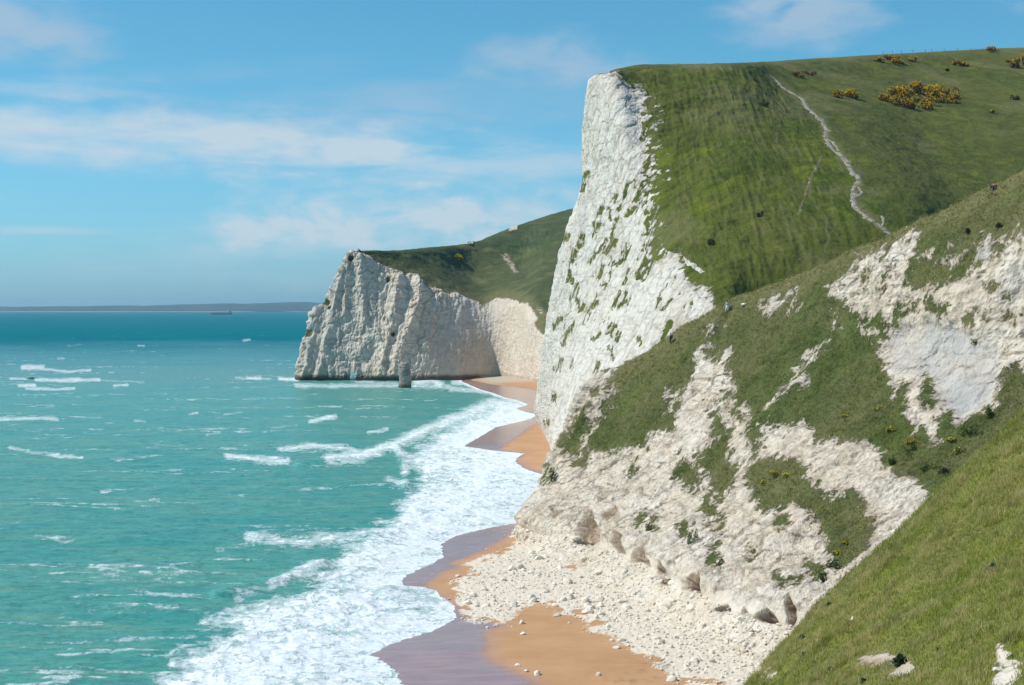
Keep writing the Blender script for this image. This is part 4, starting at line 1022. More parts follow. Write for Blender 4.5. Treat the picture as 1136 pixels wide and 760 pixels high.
for i in rng.choice(len(Sflat), 125, p=sw.ravel()):
    rock(Sflat[i], .24 + .45 * rng.rand() ** 2.4, LS, 'chalk rocks on the scree apron')
for px_, py_, r_, lab in [(575, 739, .30, 'small white rock on orange sand, leftmost of a row of three'), (584, 745, .27, 'small white rock on orange sand, middle of a row of three'), (596, 749, .46, 'flat white rock on orange sand, largest and rightmost of a row of three'),
                          (664, 749, .30, 'small white rock alone on bare orange sand away from the rubble'), (580, 704, .34, 'small white rock alone on orange sand just below the rubble'), (579, 692, .42, 'white rock at the lower edge of the rubble above the bare sand'), (746, 755, .55, 'white rock at the lower right end of the orange sand by the scree')]:
    q, n_ = SF_beach.at(px_, py_); rock(q, r_, lab)
q, n_ = SF_near.at(825, 339); rock(q, .52, 'bright white boulder on the grassy ridge crest against the green slope')
q, n_ = SF_fore.at(947, 687); rock(q, .26, 'pale chalk stone half sunk in the foreground meadow slope')
for px_, py_, r_, lab in [(1112, 718, .16, 'white stone at the top of the chalk outcrop in the foreground corner'), (1126, 736, .20, 'pale stone on the right of the foreground chalk outcrop'), (1106, 745, .24, 'largest pale stone low in the foreground chalk outcrop'), (910, 711, .20, 'cream chalk stone beside dark leafy plant low on the foreground slope')]:
    q, n_ = SF_fore.at(px_, py_); rock(q, r_, lab)


def scatter_rocks(name, pts, sizes, seed):
    vs, fs, base = [], [], 0
    var = [rock_arr(60 + i, 1) for i in range(6)]
    r = np.random.RandomState(seed)
    for q, s_ in zip(pts, sizes):
        v_, f_ = var[r.randint(6)]
        a = r.rand() * 6.28; ca, sa = math.cos(a), math.sin(a)
        w = np.stack([v_[:, 0] * ca - v_[:, 1] * sa, v_[:, 0] * sa + v_[:, 1] * ca, v_[:, 2]], 1) * s_ + q + np.array([0, 0, s_ * .2])
        vs.append(w); fs.append(f_ + base); base += len(w)
    o = arr_mesh(name, np.concatenate(vs), np.concatenate(fs), M_rock); o['kind'] = 'stuff'
    return o


pa = Bflat[rng.choice(len(Bflat), 4200, p=wgt.ravel())] + rng.normal(size=(4200, 3)) * [.2, .4, 0]
pb = Sflat[rng.choice(len(Sflat), 2600, p=sw.ravel())] + rng.normal(size=(2600, 3)) * [.1, .1, 0]
scatter_rocks('chalk_rubble', np.concatenate([pa, pb]), .06 + .18 * rng.rand(6800) ** 2, 5)


# ---------------- grass blades
def blades(name, sf, weight, n, h, w, nb, m, lean=(.35, -.1), seed=0, spread=.12, tintf=None):
    r = np.random.RandomState(seed)
    V = sf.V; A = np.linalg.norm(np.cross(V[1:, :-1] - V[:-1, :-1], V[:-1, 1:] - V[:-1, :-1]), axis=2) * weight[:-1, :-1]
    p = (A / A.sum()).ravel(); i = r.choice(p.size, n, p=p); ii, jj = np.unravel_index(i, A.shape)
    a, b = r.rand(n, 1), r.rand(n, 1)
    root = V[ii, jj] + a * (V[ii + 1, jj] - V[ii, jj]) + b * (V[ii, jj + 1] - V[ii, jj])
    N_ = sf.N[ii, jj]; N_ = N_ * np.sign(N_[:, 2:3] + 1e-9)
    tint = np.clip(.34 + .62 * fbm(root[:, 0] / 3.2, root[:, 1] / 3.2, root[:, 2] / 3.2, 5, .62) + .20 * r.normal(size=n), 0, 1) if tintf is None else tintf(root, r)
    hs = h * (.55 + .75 * r.rand(n)) * (1 + .5 * fbm(root[:, 0] / 3, root[:, 1] / 3, 2, 2))
    R = np.repeat(root, nb, 0) + np.concatenate([r.normal(size=(n * nb, 2)) * spread, np.zeros((n * nb, 1))], 1)
    T = np.repeat(np.clip(tint, 0, 1), nb); Hh = np.repeat(hs, nb) * (.6 + .6 * r.rand(n * nb)); Nn = np.repeat(N_, nb, 0)
    up = Nn * .45 + np.array([0, 0, .8]) + r.normal(size=(n * nb, 3)) * .32
    up /= np.linalg.norm(up, axis=1)[:, None]
    ln = np.array([lean[0], lean[1], -.15]) + r.normal(size=(n * nb, 3)) * .25
    az = r.rand(n * nb) * 6.28; side = np.stack([np.cos(az), np.sin(az), 0 * az], 1) * (w * (.6 + .8 * r.rand(n * nb)))[:, None]
    k = len(R); Hc = Hh[:, None]
    base = R - up * .04
    v0, v1 = base - side, base + side
    mid_ = R + up * Hc * .55 + ln * Hc * .12; v2, v3 = mid_ + side * .75, mid_ - side * .75
    v4 = R + up * Hc + ln * Hc * .45
    verts = np.stack([v0, v1, v2, v3, v4], 1).reshape(-1, 3)
    o_ = np.arange(k)[:, None] * 5
    tris = np.concatenate([o_ + [0, 1, 2], o_ + [0, 2, 3], o_ + [3, 2, 4]], 1).reshape(-1, 3)
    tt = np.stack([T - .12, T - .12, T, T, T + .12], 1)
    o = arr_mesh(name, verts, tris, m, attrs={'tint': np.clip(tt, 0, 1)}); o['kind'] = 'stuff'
    return o


wf = ((SF_fore.px > 815) & (SF_fore.px < 1160) & (SF_fore.py < 785) & (SF_fore.V[..., 1] < 124)) * sst(.45, .8, fore_grass)
blades('meadow_grass', SF_fore, wf, 34000, .20, .016, 4, M_tuft, seed=3, spread=.16)
def tan_tint(root, r): return np.clip(.62 + .5 * fbm(root[:, 0] / 6, root[:, 1] / 6, 1, 3) + .25 * r.normal(size=len(root)), 0, 1)
tus = wf * sst(-.05, .35, fbm(SF_fore.V[..., 0] / 3.5, SF_fore.V[..., 1] / 3.5, 5, 4))
blades('dry_tussocks', SF_fore, tus, 7500, .46, .011, 9, M_tuft, seed=9, spread=.10, tintf=tan_tint)
near_grass = np.empty(SF_near.px.size, np.float32); near.data.attributes['grass'].data.foreach_get('value', near_grass)
near_grass = near_grass.reshape(SF_near.px.shape)
wn = ((SF_near.px > 600) & (SF_near.px < 1160) & (np.arange(SF_near.px.shape[0])[:, None] < 506)) * sst(.42, .8, near_grass)
blades('ridge_grass', SF_near, wn, 34000, .28, .035, 3, M_turf, seed=4, spread=.22)


# ---------------- bushes: many small leaf faces spread through lumpy crowns
def leaf_cloud(c, rad, n, size, seed, lumps=5, top=False):
    r = np.random.RandomState(seed)
    L = r.normal(size=(lumps, 3)) * [.55, .55, .22] + [0, 0, .38]; Lr = .35 + .3 * r.rand(lumps)
    k = r.randint(lumps, size=n)
    d = r.normal(size=(n, 3)); d /= np.linalg.norm(d, axis=1)[:, None]
    if top: d[:, 2] = np.abs(d[:, 2]); d[:, 2] += .15
    p = L[k] + d * (Lr[k] * (1.02 if top else .55 + .45 * r.rand(n) ** .5))[:, None]
    p[:, 2] = np.maximum(p[:, 2], .02)
    p = p * np.array(rad) + np.array(c)
    a = r.normal(size=(n, 3)); a /= np.linalg.norm(a, axis=1)[:, None]
    b = np.cross(a, r.normal(size=(n, 3))); b /= np.linalg.norm(b, axis=1)[:, None]
    s_ = (size * (.5 + r.rand(n)))[:, None]
    v_ = np.stack([p - a * s_, p + b * s_ * .55, p + a * s_, p - b * s_ * .55], 1).reshape(-1, 3)
    f_ = np.arange(n * 4).reshape(-1, 4)
    return v_, f_, np.repeat(r.rand(n), 4)


BN = [0]


def bush(sf, px, py, wpx, hpx, label, name='gorse_bush', cat='gorse', leaf=None, flower=None, dens=1.0, fl=.7, group=None, lumps=5):
    q, n_ = sf.at(px, py, 3)
    k = q[1] / F; w, h = wpx * k / 2, hpx * k
    BN[0] += 1; sd = 100 + BN[0] * 7
    leaf = leaf or M_gorse
    root = empty(name, (q[0], q[1], q[2] - .12 * h), label, cat, group)
    n = int(np.clip(260 * dens * (wpx * hpx) ** .5 / 8, 60, 2600)); sz = max(.10, .9 * k) if wpx < 40 else 1.5 * k
    v_, f_, t_ = leaf_cloud((0, 0, 0), (w * .85, w * .75, h), n, sz, sd, lumps)
    arr_mesh('foliage', v_, f_, leaf, root, {'tint': t_})
    if flower:
        v_, f_, t_ = leaf_cloud((0, 0, 0), (w * .87, w * .77, h * 1.02), int(n * fl), sz * .8, sd, lumps, top=True)
        # blossom gathers in patches
        c_ = v_.reshape(-1, 4, 3).mean(1); keep = fbm(c_[:, 0] / w * 2.2 + sd, c_[:, 1] / w * 2.2, c_[:, 2] / w * 2.2, 2) > (-9 if BN[0] in (8, 17) else -.12)
        v2 = v_.reshape(-1, 4, 3)[keep].reshape(-1, 3)
        if len(v2) >= 160: arr_mesh('flowers', v2, np.arange(len(v2)).reshape(-1, 4), flower, root, {'tint': t_.reshape(-1, 4)[keep].ravel()})
    return root


TH = 'orange and yellow gorse bush packed in the big thicket high on the green slope'
for x, y, w, h in [(984, 109, 16, 9), (993, 103, 20, 11), (996, 115, 20, 11), (1006, 107, 20, 12), (1010, 117, 20, 11), (1018, 101, 24, 12), (1024, 112, 22, 12), (1034, 102, 26, 13), (1040, 110, 24, 13), (1048, 104, 22, 11), (1053, 112, 18, 10), (1030, 119, 22, 10), (1000, 98, 16, 7), (1058, 107, 12, 8), (1016, 95, 14, 6)]:
    bush(SF_mid, x, y + 3, w, h, TH, flower=M_flower, fl=.85, group='gorse bushes of the big thicket', lumps=6)
for x, y, w, h, lab, lf, fw, fl in [
    (931, 107, 16, 8, 'left half of the low orange gorse pair left of the big thicket', M_gorse, M_flower, .9), (942, 106, 20, 9, 'right half of the low orange gorse pair left of the big thicket', M_gorse, M_flower, 1.0),
    (977, 68, 12, 6, 'yellow gorse at the left end of the clump just under the skyline', M_gorse, M_flower, .9), (988, 65, 20, 5, 'brownish flowering gorse touching the skyline above a yellow clump', M_brown, M_flower, .6), (993, 69, 18, 6, 'bright gorse in the middle of the clump just under the skyline', M_gorse, M_flower, .9), (1010, 67, 13, 5, 'small gorse bush at the right end of the clump just under the skyline', M_gorse, M_flower, .9),
    (883, 83, 12, 5, 'left brown scrub bush between the path and the skyline', M_brown, None, 0), (896, 82, 16, 6, 'right brown scrub bush between the path and the skyline', M_brown, None, 0),
    (1061, 71, 10, 5, 'brownish gorse of a small pair below the skyline fence', M_brown, M_flower, .6), (1069, 72, 9, 4, 'bright yellow gorse of a small pair below the skyline fence', M_gorse, M_flower, 1.0), (1051, 78, 6, 4, 'tiny orange gorse between the skyline and the big thicket', M_brown, M_flower, .5),
    (1104, 56, 24, 5, 'long orange gorse bush standing on the skyline', M_brown, M_flower, .7), (1118, 69, 7, 4, 'small brown bush left of the bright gorse at the right edge', M_brown, None, 0), (1127, 74, 14, 9, 'bright yellow gorse low in the pair at the right edge of the hill', M_gorse, M_flower, 1.1), (1134, 70, 14, 10, 'bright yellow gorse high in the pair at the right edge of the hill', M_gorse, M_flower, 1.1),
    (1125, 110, 10, 6, 'dark brown bush alone right of the big thicket', M_dark, None, 0), (1101, 124, 5, 4, 'tiny yellow gorse alone below right of the big thicket', M_gorse, M_flower, .9)]:
    bush(SF_mid, x, y + 1, w, h, lab, leaf=lf, flower=fw, fl=fl)
for x, y, w, h, lab in [(790, 271, 10, 7, 'dark bush on the steep slope beside the white cliff'), (847, 117, 14, 6, 'dark scrub bush left of the top of the white path'), (842, 240, 9, 5, 'dark bush in the middle of the steep green slope')]:
    bush(SF_mid, x, y, w, h, lab, name='scrub_bush', cat='bush', leaf=M_dark)
q_far = [(510, 288, 14, 5, 'yellow flowering gorse on the far headland')]
for x, y, w, h, lab in q_far: bush(SF_far, x, y, w, h, lab, flower=M_yellow, leaf=M_shrub, fl=.9)
# shrubs and flowering plants on the near cliff
for x, y, w, h, lab, lf, fw, fl in [
    (1078, 482, 16, 15, 'round green shrub under the grey slab beside the meadow edge', M_shrub, None, 0), (1096, 462, 11, 13, 'upright green shrub at the lower right corner of the grey slab', M_shrub, None, 0), (1062, 505, 15, 10, 'low green shrub left of the meadow edge below the grey slab', M_shrub, M_yellow, .15),
    (1010, 500, 14, 8, 'low leafy shrub in the gully right of the white block', M_shrub, M_yellow, .12), (1030, 520, 14, 9, 'leafy shrub low in the gully above the meadow edge', M_shrub, M_yellow, .1), (990, 515, 12, 8, 'leafy shrub hugging the right side of the white block', M_shrub, None, 0), (1048, 525, 12, 8, 'dark shrub at the meadow edge low in the gully', M_dark, None, 0),
    (975, 455, 8, 6, 'yellow flowering plant on the turf left of the grey slab', M_shrub, M_yellow, 1.0), (987, 478, 9, 6, 'yellow flowering plant below left of the grey slab', M_shrub, M_yellow, .9), (1012, 492, 7, 6, 'orange flowering plant at the foot of the pale rib', M_shrub, M_flower, 1.2), (938, 463, 5, 4, 'tiny yellow plant on the open turf between the outcrops', M_shrub, M_yellow, 1.0), (1055, 488, 7, 4, 'small yellow plant right of the pale rib foot', M_shrub, M_yellow, .9),
    (862, 528, 9, 7, 'yellow flowering plant left in the green hollow under the pale block', M_shrub, M_yellow, .9), (872, 530, 8, 7, 'yellow flowering plant right in the green hollow under the pale block', M_shrub, M_yellow, 1.0), (848, 537, 7, 5, 'small yellow plant at the left edge of the green hollow', M_shrub, M_yellow, .5),
    (938, 604, 6, 6, 'upper yellow flowering plant in the green gully by the meadow edge', M_shrub, M_yellow, 1.2), (930, 615, 7, 6, 'lower yellow flowering plant in the green gully by the meadow edge', M_shrub, M_yellow, 1.2), (926, 628, 16, 12, 'leafy shrub at the bottom of the green gully by the meadow edge', M_shrub, None, 0), (912, 645, 12, 12, 'olive shrub on the chalk foot at the meadow edge', M_shrub, M_yellow, .1),
    (767, 602, 10, 15, 'upright olive shrub alone on the lower white cliff', M_shrub, None, 0), (614, 533, 7, 14, 'dark green shrub on the seaward nose of the near cliff', M_shrub, None, 0), (800, 629, 8, 10, 'small shrub low on the white cliff above the hollows', M_shrub, None, 0), (719, 588, 8, 9, 'small olive shrub above the row of hollows', M_shrub, None, 0),
    (1074, 258, 7, 5, 'dark round bush on the ridge slope at the right', M_dark, None, 0), (1108, 251, 7, 6, 'dark bush above the grey outcrop at the right', M_dark, None, 0), (1082, 381, 7, 8, 'yellow green tuft growing alone on the grey slab', M_shrub, M_yellow, .5)]:
    if fw and fl >= .5: bush(SF_near, x, y, w * 1.45, h * .75, lab, name='flowering_plant', cat='plant', leaf=M_herb, flower=fw, fl=fl, lumps=8)
    else: bush(SF_near, x, y, w * 1.1, h * .9, lab, name='cliff_shrub', cat='shrub', leaf=lf, flower=fw, fl=fl, lumps=8)


# ---------------- broad-leaved cabbage plants on the meadow slope
def cabbage(px, py, wpx, label):
    q, n_ = SF_fore.at(px, py, 3); R_ = wpx * q[1] / F / 2
    r = np.random.RandomState(int(px))
    root = empty('cabbage_plant', (q[0], q[1], q[2] - .03), label, 'plant')
    vs, fs, tt = [], [], []
    for i in range(46):
        az = r.rand() * 6.28; el = math.radians(r.uniform(5, 85)); L = R_ * r.uniform(.65, 1.15); wd = L * .30
        d = np.array([math.cos(az) * math.cos(el), math.sin(az) * math.cos(el), math.sin(el) * 1.05]); sd_ = np.array([-math.sin(az), math.cos(az), 0])
        rows = []
        for k_, (f, ww) in enumerate([(0, .12), (.3, .6), (.6, 1.0), (.85, .75), (1.0, .15)]):
            c_ = d * L * f + np.array([0, 0, -.35 * L * f * f * math.cos(el)])
            c_[2] = max(c_[2], .03)
            rp = (r.rand() - .5) * .25 * wd
            rows.append([c_ - sd_ * wd * ww + [0, 0, .18 * wd * ww + rp], c_, c_ + sd_ * wd * ww + [0, 0, .18 * wd * ww - rp]])
        b = len(vs); t_ = r.rand()
        for rw in rows: vs.extend(rw); tt.extend([t_ * .8, t_ * .8 + .2, t_ * .8])
        for k_ in range(4):
            for j in range(2):
                a = b + k_ * 3 + j; fs.append([a, a + 1, a + 4, a + 3])
    arr_mesh('leaves', np.array(vs), fs, M_kale, root, {'tint': tt}, smooth=True)
    bm = bmesh.new()
    for i in range(5):
        a = r.rand() * 6.28; cyl(bm, (0, 0, -.05), (math.cos(a) * R_ * .4, math.sin(a) * R_ * .4, R_ * .4), R_ * .05, R_ * .03, 6)
    bm_obj('stalk', bm, M_stalk, root)


M_stalk = flat('pale_stalk', (.22, .20, .11))
for a in [(1102, 632, 15, 'dark cabbage plant alone high on the foreground meadow'), (998, 735, 24, 'largest dark cabbage plant on the bare soil patch'), (960, 677, 8, 'small bluish cabbage plant right of the half sunk stone'), (919, 672, 10, 'bluish cabbage plant at the meadow edge against the scree'), (889, 708, 11, 'dark cabbage plant at the meadow edge low on the left'),
          (893, 729, 13, 'bluish cabbage plant below the one at the left meadow edge'), (921, 747, 15, 'dark cabbage plant left of the bare soil patch at the bottom'), (958, 757, 13, 'cabbage plant at the bottom edge below the bare soil patch'), (1125, 729, 9, 'small cabbage plant behind the foreground chalk outcrop'), (853, 723, 9, 'cabbage plant on the lowest left tip of the meadow slope'), (1041, 721, 8, 'small cabbage plant between the soil patch and the chalk outcrop')]:
    cabbage(*a)

# ---------------- chalk path up the slope
def path_ribbon():
    m, t = mat('trodden_chalk'); p = t.pos(); n = t.noise(p, .8, 6, .7)
    t.bsdf(t.mix(t.ss(n, .42, .62), (.36, .32, .26), (.15, .13, .075)), .95, t.bump(n, .1, .5), spec=.1)
    lines = [([(858, 86), (868, 97), (880, 104), (890, 110), (894, 118), (900, 123), (907, 130), (913, 136), (917, 143), (916, 152), (919, 160), (925, 168), (931, 170), (940, 180), (944, 190), (953, 198), (951, 206), (946, 213), (947, 228), (953, 234), (960, 240), (969, 247), (978, 252), (985, 258), (990, 264)], .9),
             ([(917, 154), (925, 158), (931, 168)], .45), ([(951, 206), (957, 214), (947, 220)], .45), ([(880, 120), (892, 119), (900, 124)], .4), ([(978, 252), (981, 245), (978, 240)], .4), ([(983, 268), (989, 260)], .5)]
    verts, faces = [], []
    for pts, w in lines:
        P_ = []
        for (x0, y0), (x1, y1) in zip(pts[:-1], pts[1:]):
            n_ = max(1, int(math.hypot(x1 - x0, y1 - y0) / 1.6))
            for k in range(n_): P_.append((x0 + (x1 - x0) * k / n_, y0 + (y1 - y0) * k / n_))
        P_.append(pts[-1])
        L = [SF_mid.at(x, y, 1.6) for x, y in P_]
        C_ = np.array([a for a, b in L]); Nn = np.array([b * np.sign(b[2] + 1e-9) for a, b in L])
        if len(C_) > 4:
            for _ in range(2): C_[1:-1] = .5 * C_[1:-1] + .25 * (C_[:-2] + C_[2:])
        b0 = len(verts)
        wn_ = 1 + 1.1 * fbm(np.arange(len(C_)) / 3.5, 3.3 * len(verts), 1, 3)
        wl_ = wn_ * (1 + .6 * fbm(np.arange(len(C_)) / 1.7, 7, len(verts), 2)); wr_ = wn_ * (1 + .6 * fbm(np.arange(len(C_)) / 1.7, 17, len(verts), 2))
        for i in range(len(C_)):
            tg = C_[min(i + 1, len(C_) - 1)] - C_[max(i - 1, 0)]; tg /= np.linalg.norm(tg) + 1e-9
            sd_ = np.cross(tg, Nn[i]); sd_ /= np.linalg.norm(sd_) + 1e-9
            for f, a_ in ((-1, wl_[i]), (-.35, wl_[i]), (.35, wr_[i]), (1, wr_[i])): verts.append(C_[i] + sd_ * w * max(.25, a_) * f + Nn[i] * (.11 if abs(f) < 1 else -.06))
        for i in range(len(C_) - 1):
            for j in range(3):
                a = b0 + i * 4 + j; faces.append([a, a + 1, a + 5, a + 4])
    o = arr_mesh('path', np.array(verts), faces, m); o['kind'] = 'structure'


path_ribbon()

# ---------------- post and wire fences
M_post = flat('weathered_post', (.12, .10, .08)); M_wire = flat('fence_wire', (.18, .18, .18))


def fence(pts, label, step_h=1.25):
    L = [SF_mid.at(x, y, 2.0)[0] for x, y in pts]
    root = empty('wire_fence', tuple(L[0]), label, 'fence')
    o0 = Vector(L[0])
    for q in L:
        bm = bmesh.new(); b = Vector(q) - o0
        cyl(bm, b + Vector((0, 0, -.4)), b + Vector((0, 0, step_h)), .085, .075, 6)
        bm_obj('post', bm, M_post, root)
    bm = bmesh.new()
    for a, b in zip(L[:-1], L[1:]):
        for hz in (.45, .8, 1.15): cyl(bm, Vector(a) - o0 + Vector((0, 0, hz)), Vector(b) - o0 + Vector((0, 0, hz)), .008, .008, 4)
    bm_obj('wires', bm, M_wire, root)


fence([(x, 59.6 - (x - 980) * .027) for x in (980, 990, 1001, 1013, 1027, 1034, 1048, 1062, 1077, 1090)], 'post and wire fence along the skyline of the green hill')
fence([(861, 78), (868, 84), (876, 90), (885, 96), (893, 102), (901, 109), (908, 117), (914, 125), (920, 133), (926, 143), (932, 153), (938, 163), (944, 173), (950, 184), (957, 195), (963, 206), (970, 217), (977, 228), (984, 239), (991, 249)], 'post and wire fence climbing the slope beside the white path')


# ---------------- sea stack, sea rock
def stack():
    q = np.array(G(449, 431, 0)); k = q[1] / F
    n, r_ = 56, 40
    th = np.linspace(0, 2 * math.pi, n, endpoint=False)
    V = []
    for i in range(r_ + 1):
        f = i / r_; z = -1 + f * (29 * k + 1)
        rad = np.interp(f, [0, .08, .3, .6, .85, .96, 1], [8.4, 7.4, 6.9, 6.6, 5.7, 4.6, 2.6]) * k
        x = np.cos(th) * rad; y = np.sin(th) * rad * .8
        zz = z + 0 * th
        nn = 1 + .16 * fbm(x / 3 + 3, y / 3, zz / 4, 4) + .06 * fbm(x, y, zz / .5, 3)
        V.append(np.stack([x * nn + .25 * math.sin(f * 5), y * nn, zz + .3 * fbm(x / 2, y / 2, 1, 2) * (f > .9)], 1))
    V = np.array(V).reshape(-1, 3)
    V = np.concatenate([V, [[0, 0, 29 * k - .1]]])
    fs = [[i * n + j, i * n + (j + 1) % n, (i + 1) * n + (j + 1) % n, (i + 1) * n + j] for i in range(r_) for j in range(n)]
    t_ = len(V) - 1
    fs += [[r_ * n + j, r_ * n + (j + 1) % n, t_, t_] for j in range(n)]
    me = bpy.data.meshes.new('sea_stack'); me.from_pydata(V.tolist(), [], [f[:3] if f[2] == f[3] else f for f in fs])
    for p in me.polygons: p.use_smooth = True
    m, t = mat('stack_chalk'); p = t.pos()
    xyz = t.new('ShaderNodeSeparateXYZ'); t.l.new(p, xyz.inputs[0])
    a = t.noise(t.scale(p, (.4, .4, .8)), 1, 6, .62); b = t.noise(t.scale(p, (.2, .2, 1.6)), 1, 4)
    cc = t.mix(t.ss(a, .35, .65), (.36, .33, .29), (.22, .205, .185)); cc = t.mix(t.math('MULTIPLY', t.ss(b, .5, .65), .5), cc, (.17, .15, .125))
    cc = t.mix(t.ss(t.math('ADD', xyz.outputs[2], a), 3.4, 1.6, 0, .8), cc, (.06, .055, .045))
    t.bsdf(cc, .95, t.bump(t.math('ADD', a, b), .5, .8), spec=.15)
    me.materials.append(m)
    o = bpy.data.objects.new('sea_stack', me); COL.objects.link(o); o.location = q; tag(o, 'grey rock pillar standing in foam before the far cliff', 'sea stack')


stack()
v_, f_ = rock_arr(91, 3, .8)
M_weed = flat('weedy_rock', (.075, .045, .032), var=.5, scale=1.5)
o = arr_mesh('sea_rock', v_ * 1.5, f_, M_weed); o.location = G(35, 420.5, 0); tag(o, 'dark brown rock awash between white wave crests at the left', 'rock')


# ---------------- cargo ship on the horizon
def ship():
    q = Vector(G(245, 349.1, 0)); Lm = 25 * q.y / F
    root = empty('cargo_ship', q, 'red hulled cargo ship with white bridge near the horizon', 'ship')
    M_red = flat('red_hull_paint', (.55, .07, .07), .5); M_wh = flat('white_ship_paint', (.8, .8, .8), .5); M_dk = flat('dark_ship_paint', (.04, .06, .08), .5); M_gl = flat('bridge_glass', (.03, .04, .05), .15)
    h = Lm / 2; W = Lm * .075
    bm = bmesh.new()
    st = [(-h, .05, 1.15), (-h * .93, .45, 1.05), (-h * .8, .9, 1.0), (-h * .4, 1, .96), (h * .5, 1, .96), (h * .85, .95, 1.0), (h, .75, 1.08)]
    D = Lm * .075; rings = []
    for x, w, d in st:
        fl = .7 if abs(x) > h * .85 else .92
        rings.append([bm.verts.new((x * (1 if d_ else .97), y, z)) for d_, y, z in [(1, -W * w, D * d), (0, -W * w * fl, -1.5), (0, W * w * fl, -1.5), (1, W * w, D * d)]])
    for a, b in zip(rings[:-1], rings[1:]):
        for j in range(4): bm.faces.new([a[j], a[(j + 1) % 4], b[(j + 1) % 4], b[j]])
    bm.faces.new(rings[0]); bm.faces.new(rings[-1][::-1]); bmesh.ops.recalc_face_normals(bm, faces=bm.faces)
    bm_obj('hull', bm, M_red, root)
    for i in range(4):
        bm = bmesh.new(); box(bm, (-h * .62 + i * h * .30, 0, D + 1.2), (h * .24, W * 1.4, 2.6), .3); bm_obj('hatch_cover', bm, M_dk, root)
    bm = bmesh.new(); box(bm, (h * .68, 0, D + 5), (h * .22, W * 1.8, 10), .4); box(bm, (h * .66, 0, D + 12), (h * .15, W * 1.5, 5), .4); box(bm, (h * .64, 0, D + 16), (h * .11, W * 2.0, 3.4), .3)
    sp = bm_obj('superstructure', bm, M_wh, root)
    bm = bmesh.new(); box(bm, (h * .64 - h * .056, 0, D + 16.2), (.5, W * 1.9, 1.4)); bm_obj('bridge_window', bm, M_gl, sp)
    bm = bmesh.new(); cyl(bm, (h * .86, 0, D), (h * .86, 0, D + 14), 3, 2.6, 12); bm_obj('funnel', bm, M_dk, root)
    for x in (-h * .85, h * .66):
        bm = bmesh.new(); cyl(bm, (x, 0, D), (x, 0, D + (14 if x < 0 else 27)), .5, .3, 8); bm_obj('mast', bm, M_wh, root)


ship()


# ---------------- walkers
def skin(name, pts, edges, rad, m, parent, sub=1):
    me = bpy.data.meshes.new(name); me.from_pydata(pts, edges, []); me.materials.append(m)
    o = bpy.data.objects.new(name, me); COL.objects.link(o); o.parent = parent
    md = o.modifiers.new('skin', 'SKIN'); md.use_smooth_shade = True
    for i, r in enumerate(rad): me.skin_vertices[0].data[i].radius = (r, r)
    me.skin_vertices[0].data[0].use_root = True
    s_ = o.modifiers.new('smooth', 'SUBSURF'); s_.levels = sub; s_.render_levels = sub
    return o


M_skin = flat('skin', (.45, .28, .20), .6, .05)


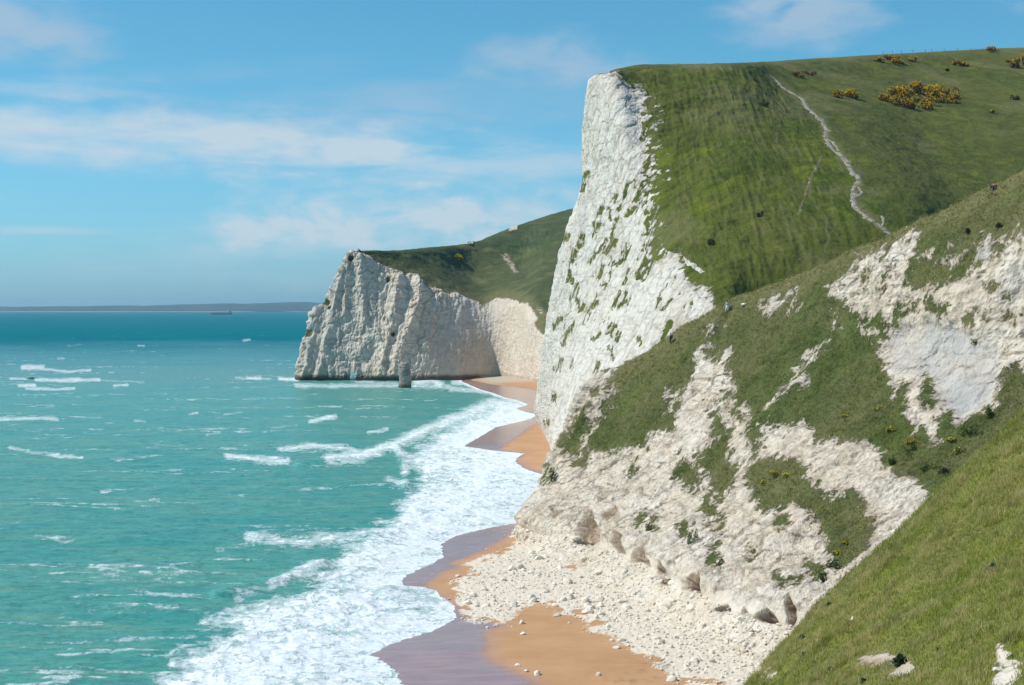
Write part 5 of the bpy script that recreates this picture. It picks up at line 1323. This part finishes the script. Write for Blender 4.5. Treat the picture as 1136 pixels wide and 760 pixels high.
def person(loc, rz, label, top, legs, hair, sit=False, hat=None, pack=None):
    root = empty('person', loc, label, 'person', rz=rz)
    if sit:
        hip, knee, foot, dz = (.0, 0, .12), (0, .42, .45), (0, .62, .04), -.80
    else:
        hip, dz = (0, 0, .92), 0
    z = lambda v_: v_ + dz
    B = [(0, 0, z(.95)), (0, -.01, z(1.15)), (0, -.02, z(1.38)), (0, 0, z(1.50)), (0, .02, z(1.62)), (0, .03, z(1.72))]
    E = [(0, 1), (1, 2), (2, 3), (3, 4), (4, 5)]; Rr = [.13, .125, .14, .055, .10, .075]
    arms = []
    for sx in (-1, 1):
        i = len(B)
        if sit: a = [(sx * .20, -.02, z(1.42)), (sx * .25, .10, z(1.18)), (sx * .17, .33, z(1.22)), (sx * .12, .40, z(1.24))]
        else: a = [(sx * .20, -.02, z(1.42)), (sx * .26, -.04 + sx * .05, z(1.14)), (sx * .25, .10 + sx * .08, z(.92)), (sx * .25, .14 + sx * .08, z(.83))]
        B += a; E += [(2, i), (i, i + 1), (i + 1, i + 2), (i + 2, i + 3)]; Rr += [.062, .048, .036, .042]; arms.append(i)
    lg = []
    for sx in (-1, 1):
        i = len(B)
        if sit: a = [(sx * .10, .08, z(.90)), (sx * .14, .45, z(1.22)), (sx * .14, .66, z(.88)), (sx * .14, .80, z(.86))]
        else: a = [(sx * .10, 0, .88), (sx * .11, sx * .12 + .05, .48), (sx * .11, sx * .20 - .03, .09), (sx * .11, sx * .20 + .12, .04)]
        B += a; E += [(0, i), (i, i + 1), (i + 1, i + 2), (i + 2, i + 3)]; Rr += [.092, .062, .045, .042]; lg.append(i)
    skin('body', B, E, Rr, M_skin, root)
    g = .022
    idx = [0, 1, 2, arms[0], arms[0] + 1, arms[0] + 2, arms[1], arms[1] + 1, arms[1] + 2]
    mp = {a: b for b, a in enumerate(idx)}
    skin('jacket', [B[i] for i in idx], [(mp[a], mp[b]) for a, b in E if a in mp and b in mp], [Rr[i] + g for i in idx], top, root)
    idx = [0] + [lg[s_] + k for s_ in (0, 1) for k in (0, 1, 2)]
    mp = {a: b for b, a in enumerate(idx)}
    skin('trousers', [B[i] for i in idx], [(mp[a], mp[b]) for a, b in E if a in mp and b in mp], [Rr[i] + g * .9 for i in idx], legs, root)
    bm = bmesh.new(); bmesh.ops.create_icosphere(bm, subdivisions=2, radius=.118)
    for v_ in bm.verts:
        v_.co.y *= 1.1; v_.co.z *= 1.05
    bmesh.ops.delete(bm, geom=[v_ for v_ in bm.verts if v_.co.z < -.02 and v_.co.y > -.02 or v_.co.z < -.09], context='VERTS')
    bmesh.ops.translate(bm, verts=bm.verts, vec=(0, .005, z(1.685)))
    bm_obj('hair', bm, hair, root, True)
    if pack:
        bm = bmesh.new(); box(bm, (0, -.26, z(1.25)), (.30, .18, .46), .05); bm_obj('backpack', bm, pack, root)
    return root


C_blue = flat('light_blue_cloth', (.12, .30, .62)); C_white = flat('white_cloth', (.75, .75, .74)); C_navy = flat('navy_cloth', (.025, .035, .16)); C_black = flat('black_cloth', (.02, .02, .024)); C_red = flat('maroon_cloth', (.28, .06, .06))
C_jean = flat('denim', (.05, .08, .20)); C_hair = flat('brown_hair', (.05, .03, .02))


def stand(sf, px, py, *a, dz=0, **k):
    q, n_ = sf.at(px, py, 2.0)
    return person((q[0], q[1], q[2] + dz), *a, **k)


stand(SF_near, 806, 346, 2.2, 'walker in light blue jacket and white trousers standing on the ridge', C_blue, C_white, C_hair)
stand(SF_near, 744, 382, 1.0, 'walker in dark clothes below the white cliff on the ridge', C_black, C_black, C_hair, pack=C_navy)
stand(SF_near, 1097, 211, 2.6, 'left of two people sitting on the ridge, in bright navy clothes', C_navy, C_navy, C_hair, sit=True)
stand(SF_near, 1103, 210, 2.4, 'right of two people sitting on the ridge, in maroon top', C_red, C_navy, C_hair, sit=True)
stand(SF_mid, 984, 268, .4, 'walker in blue at the bottom of the white path', C_blue, C_jean, C_hair)
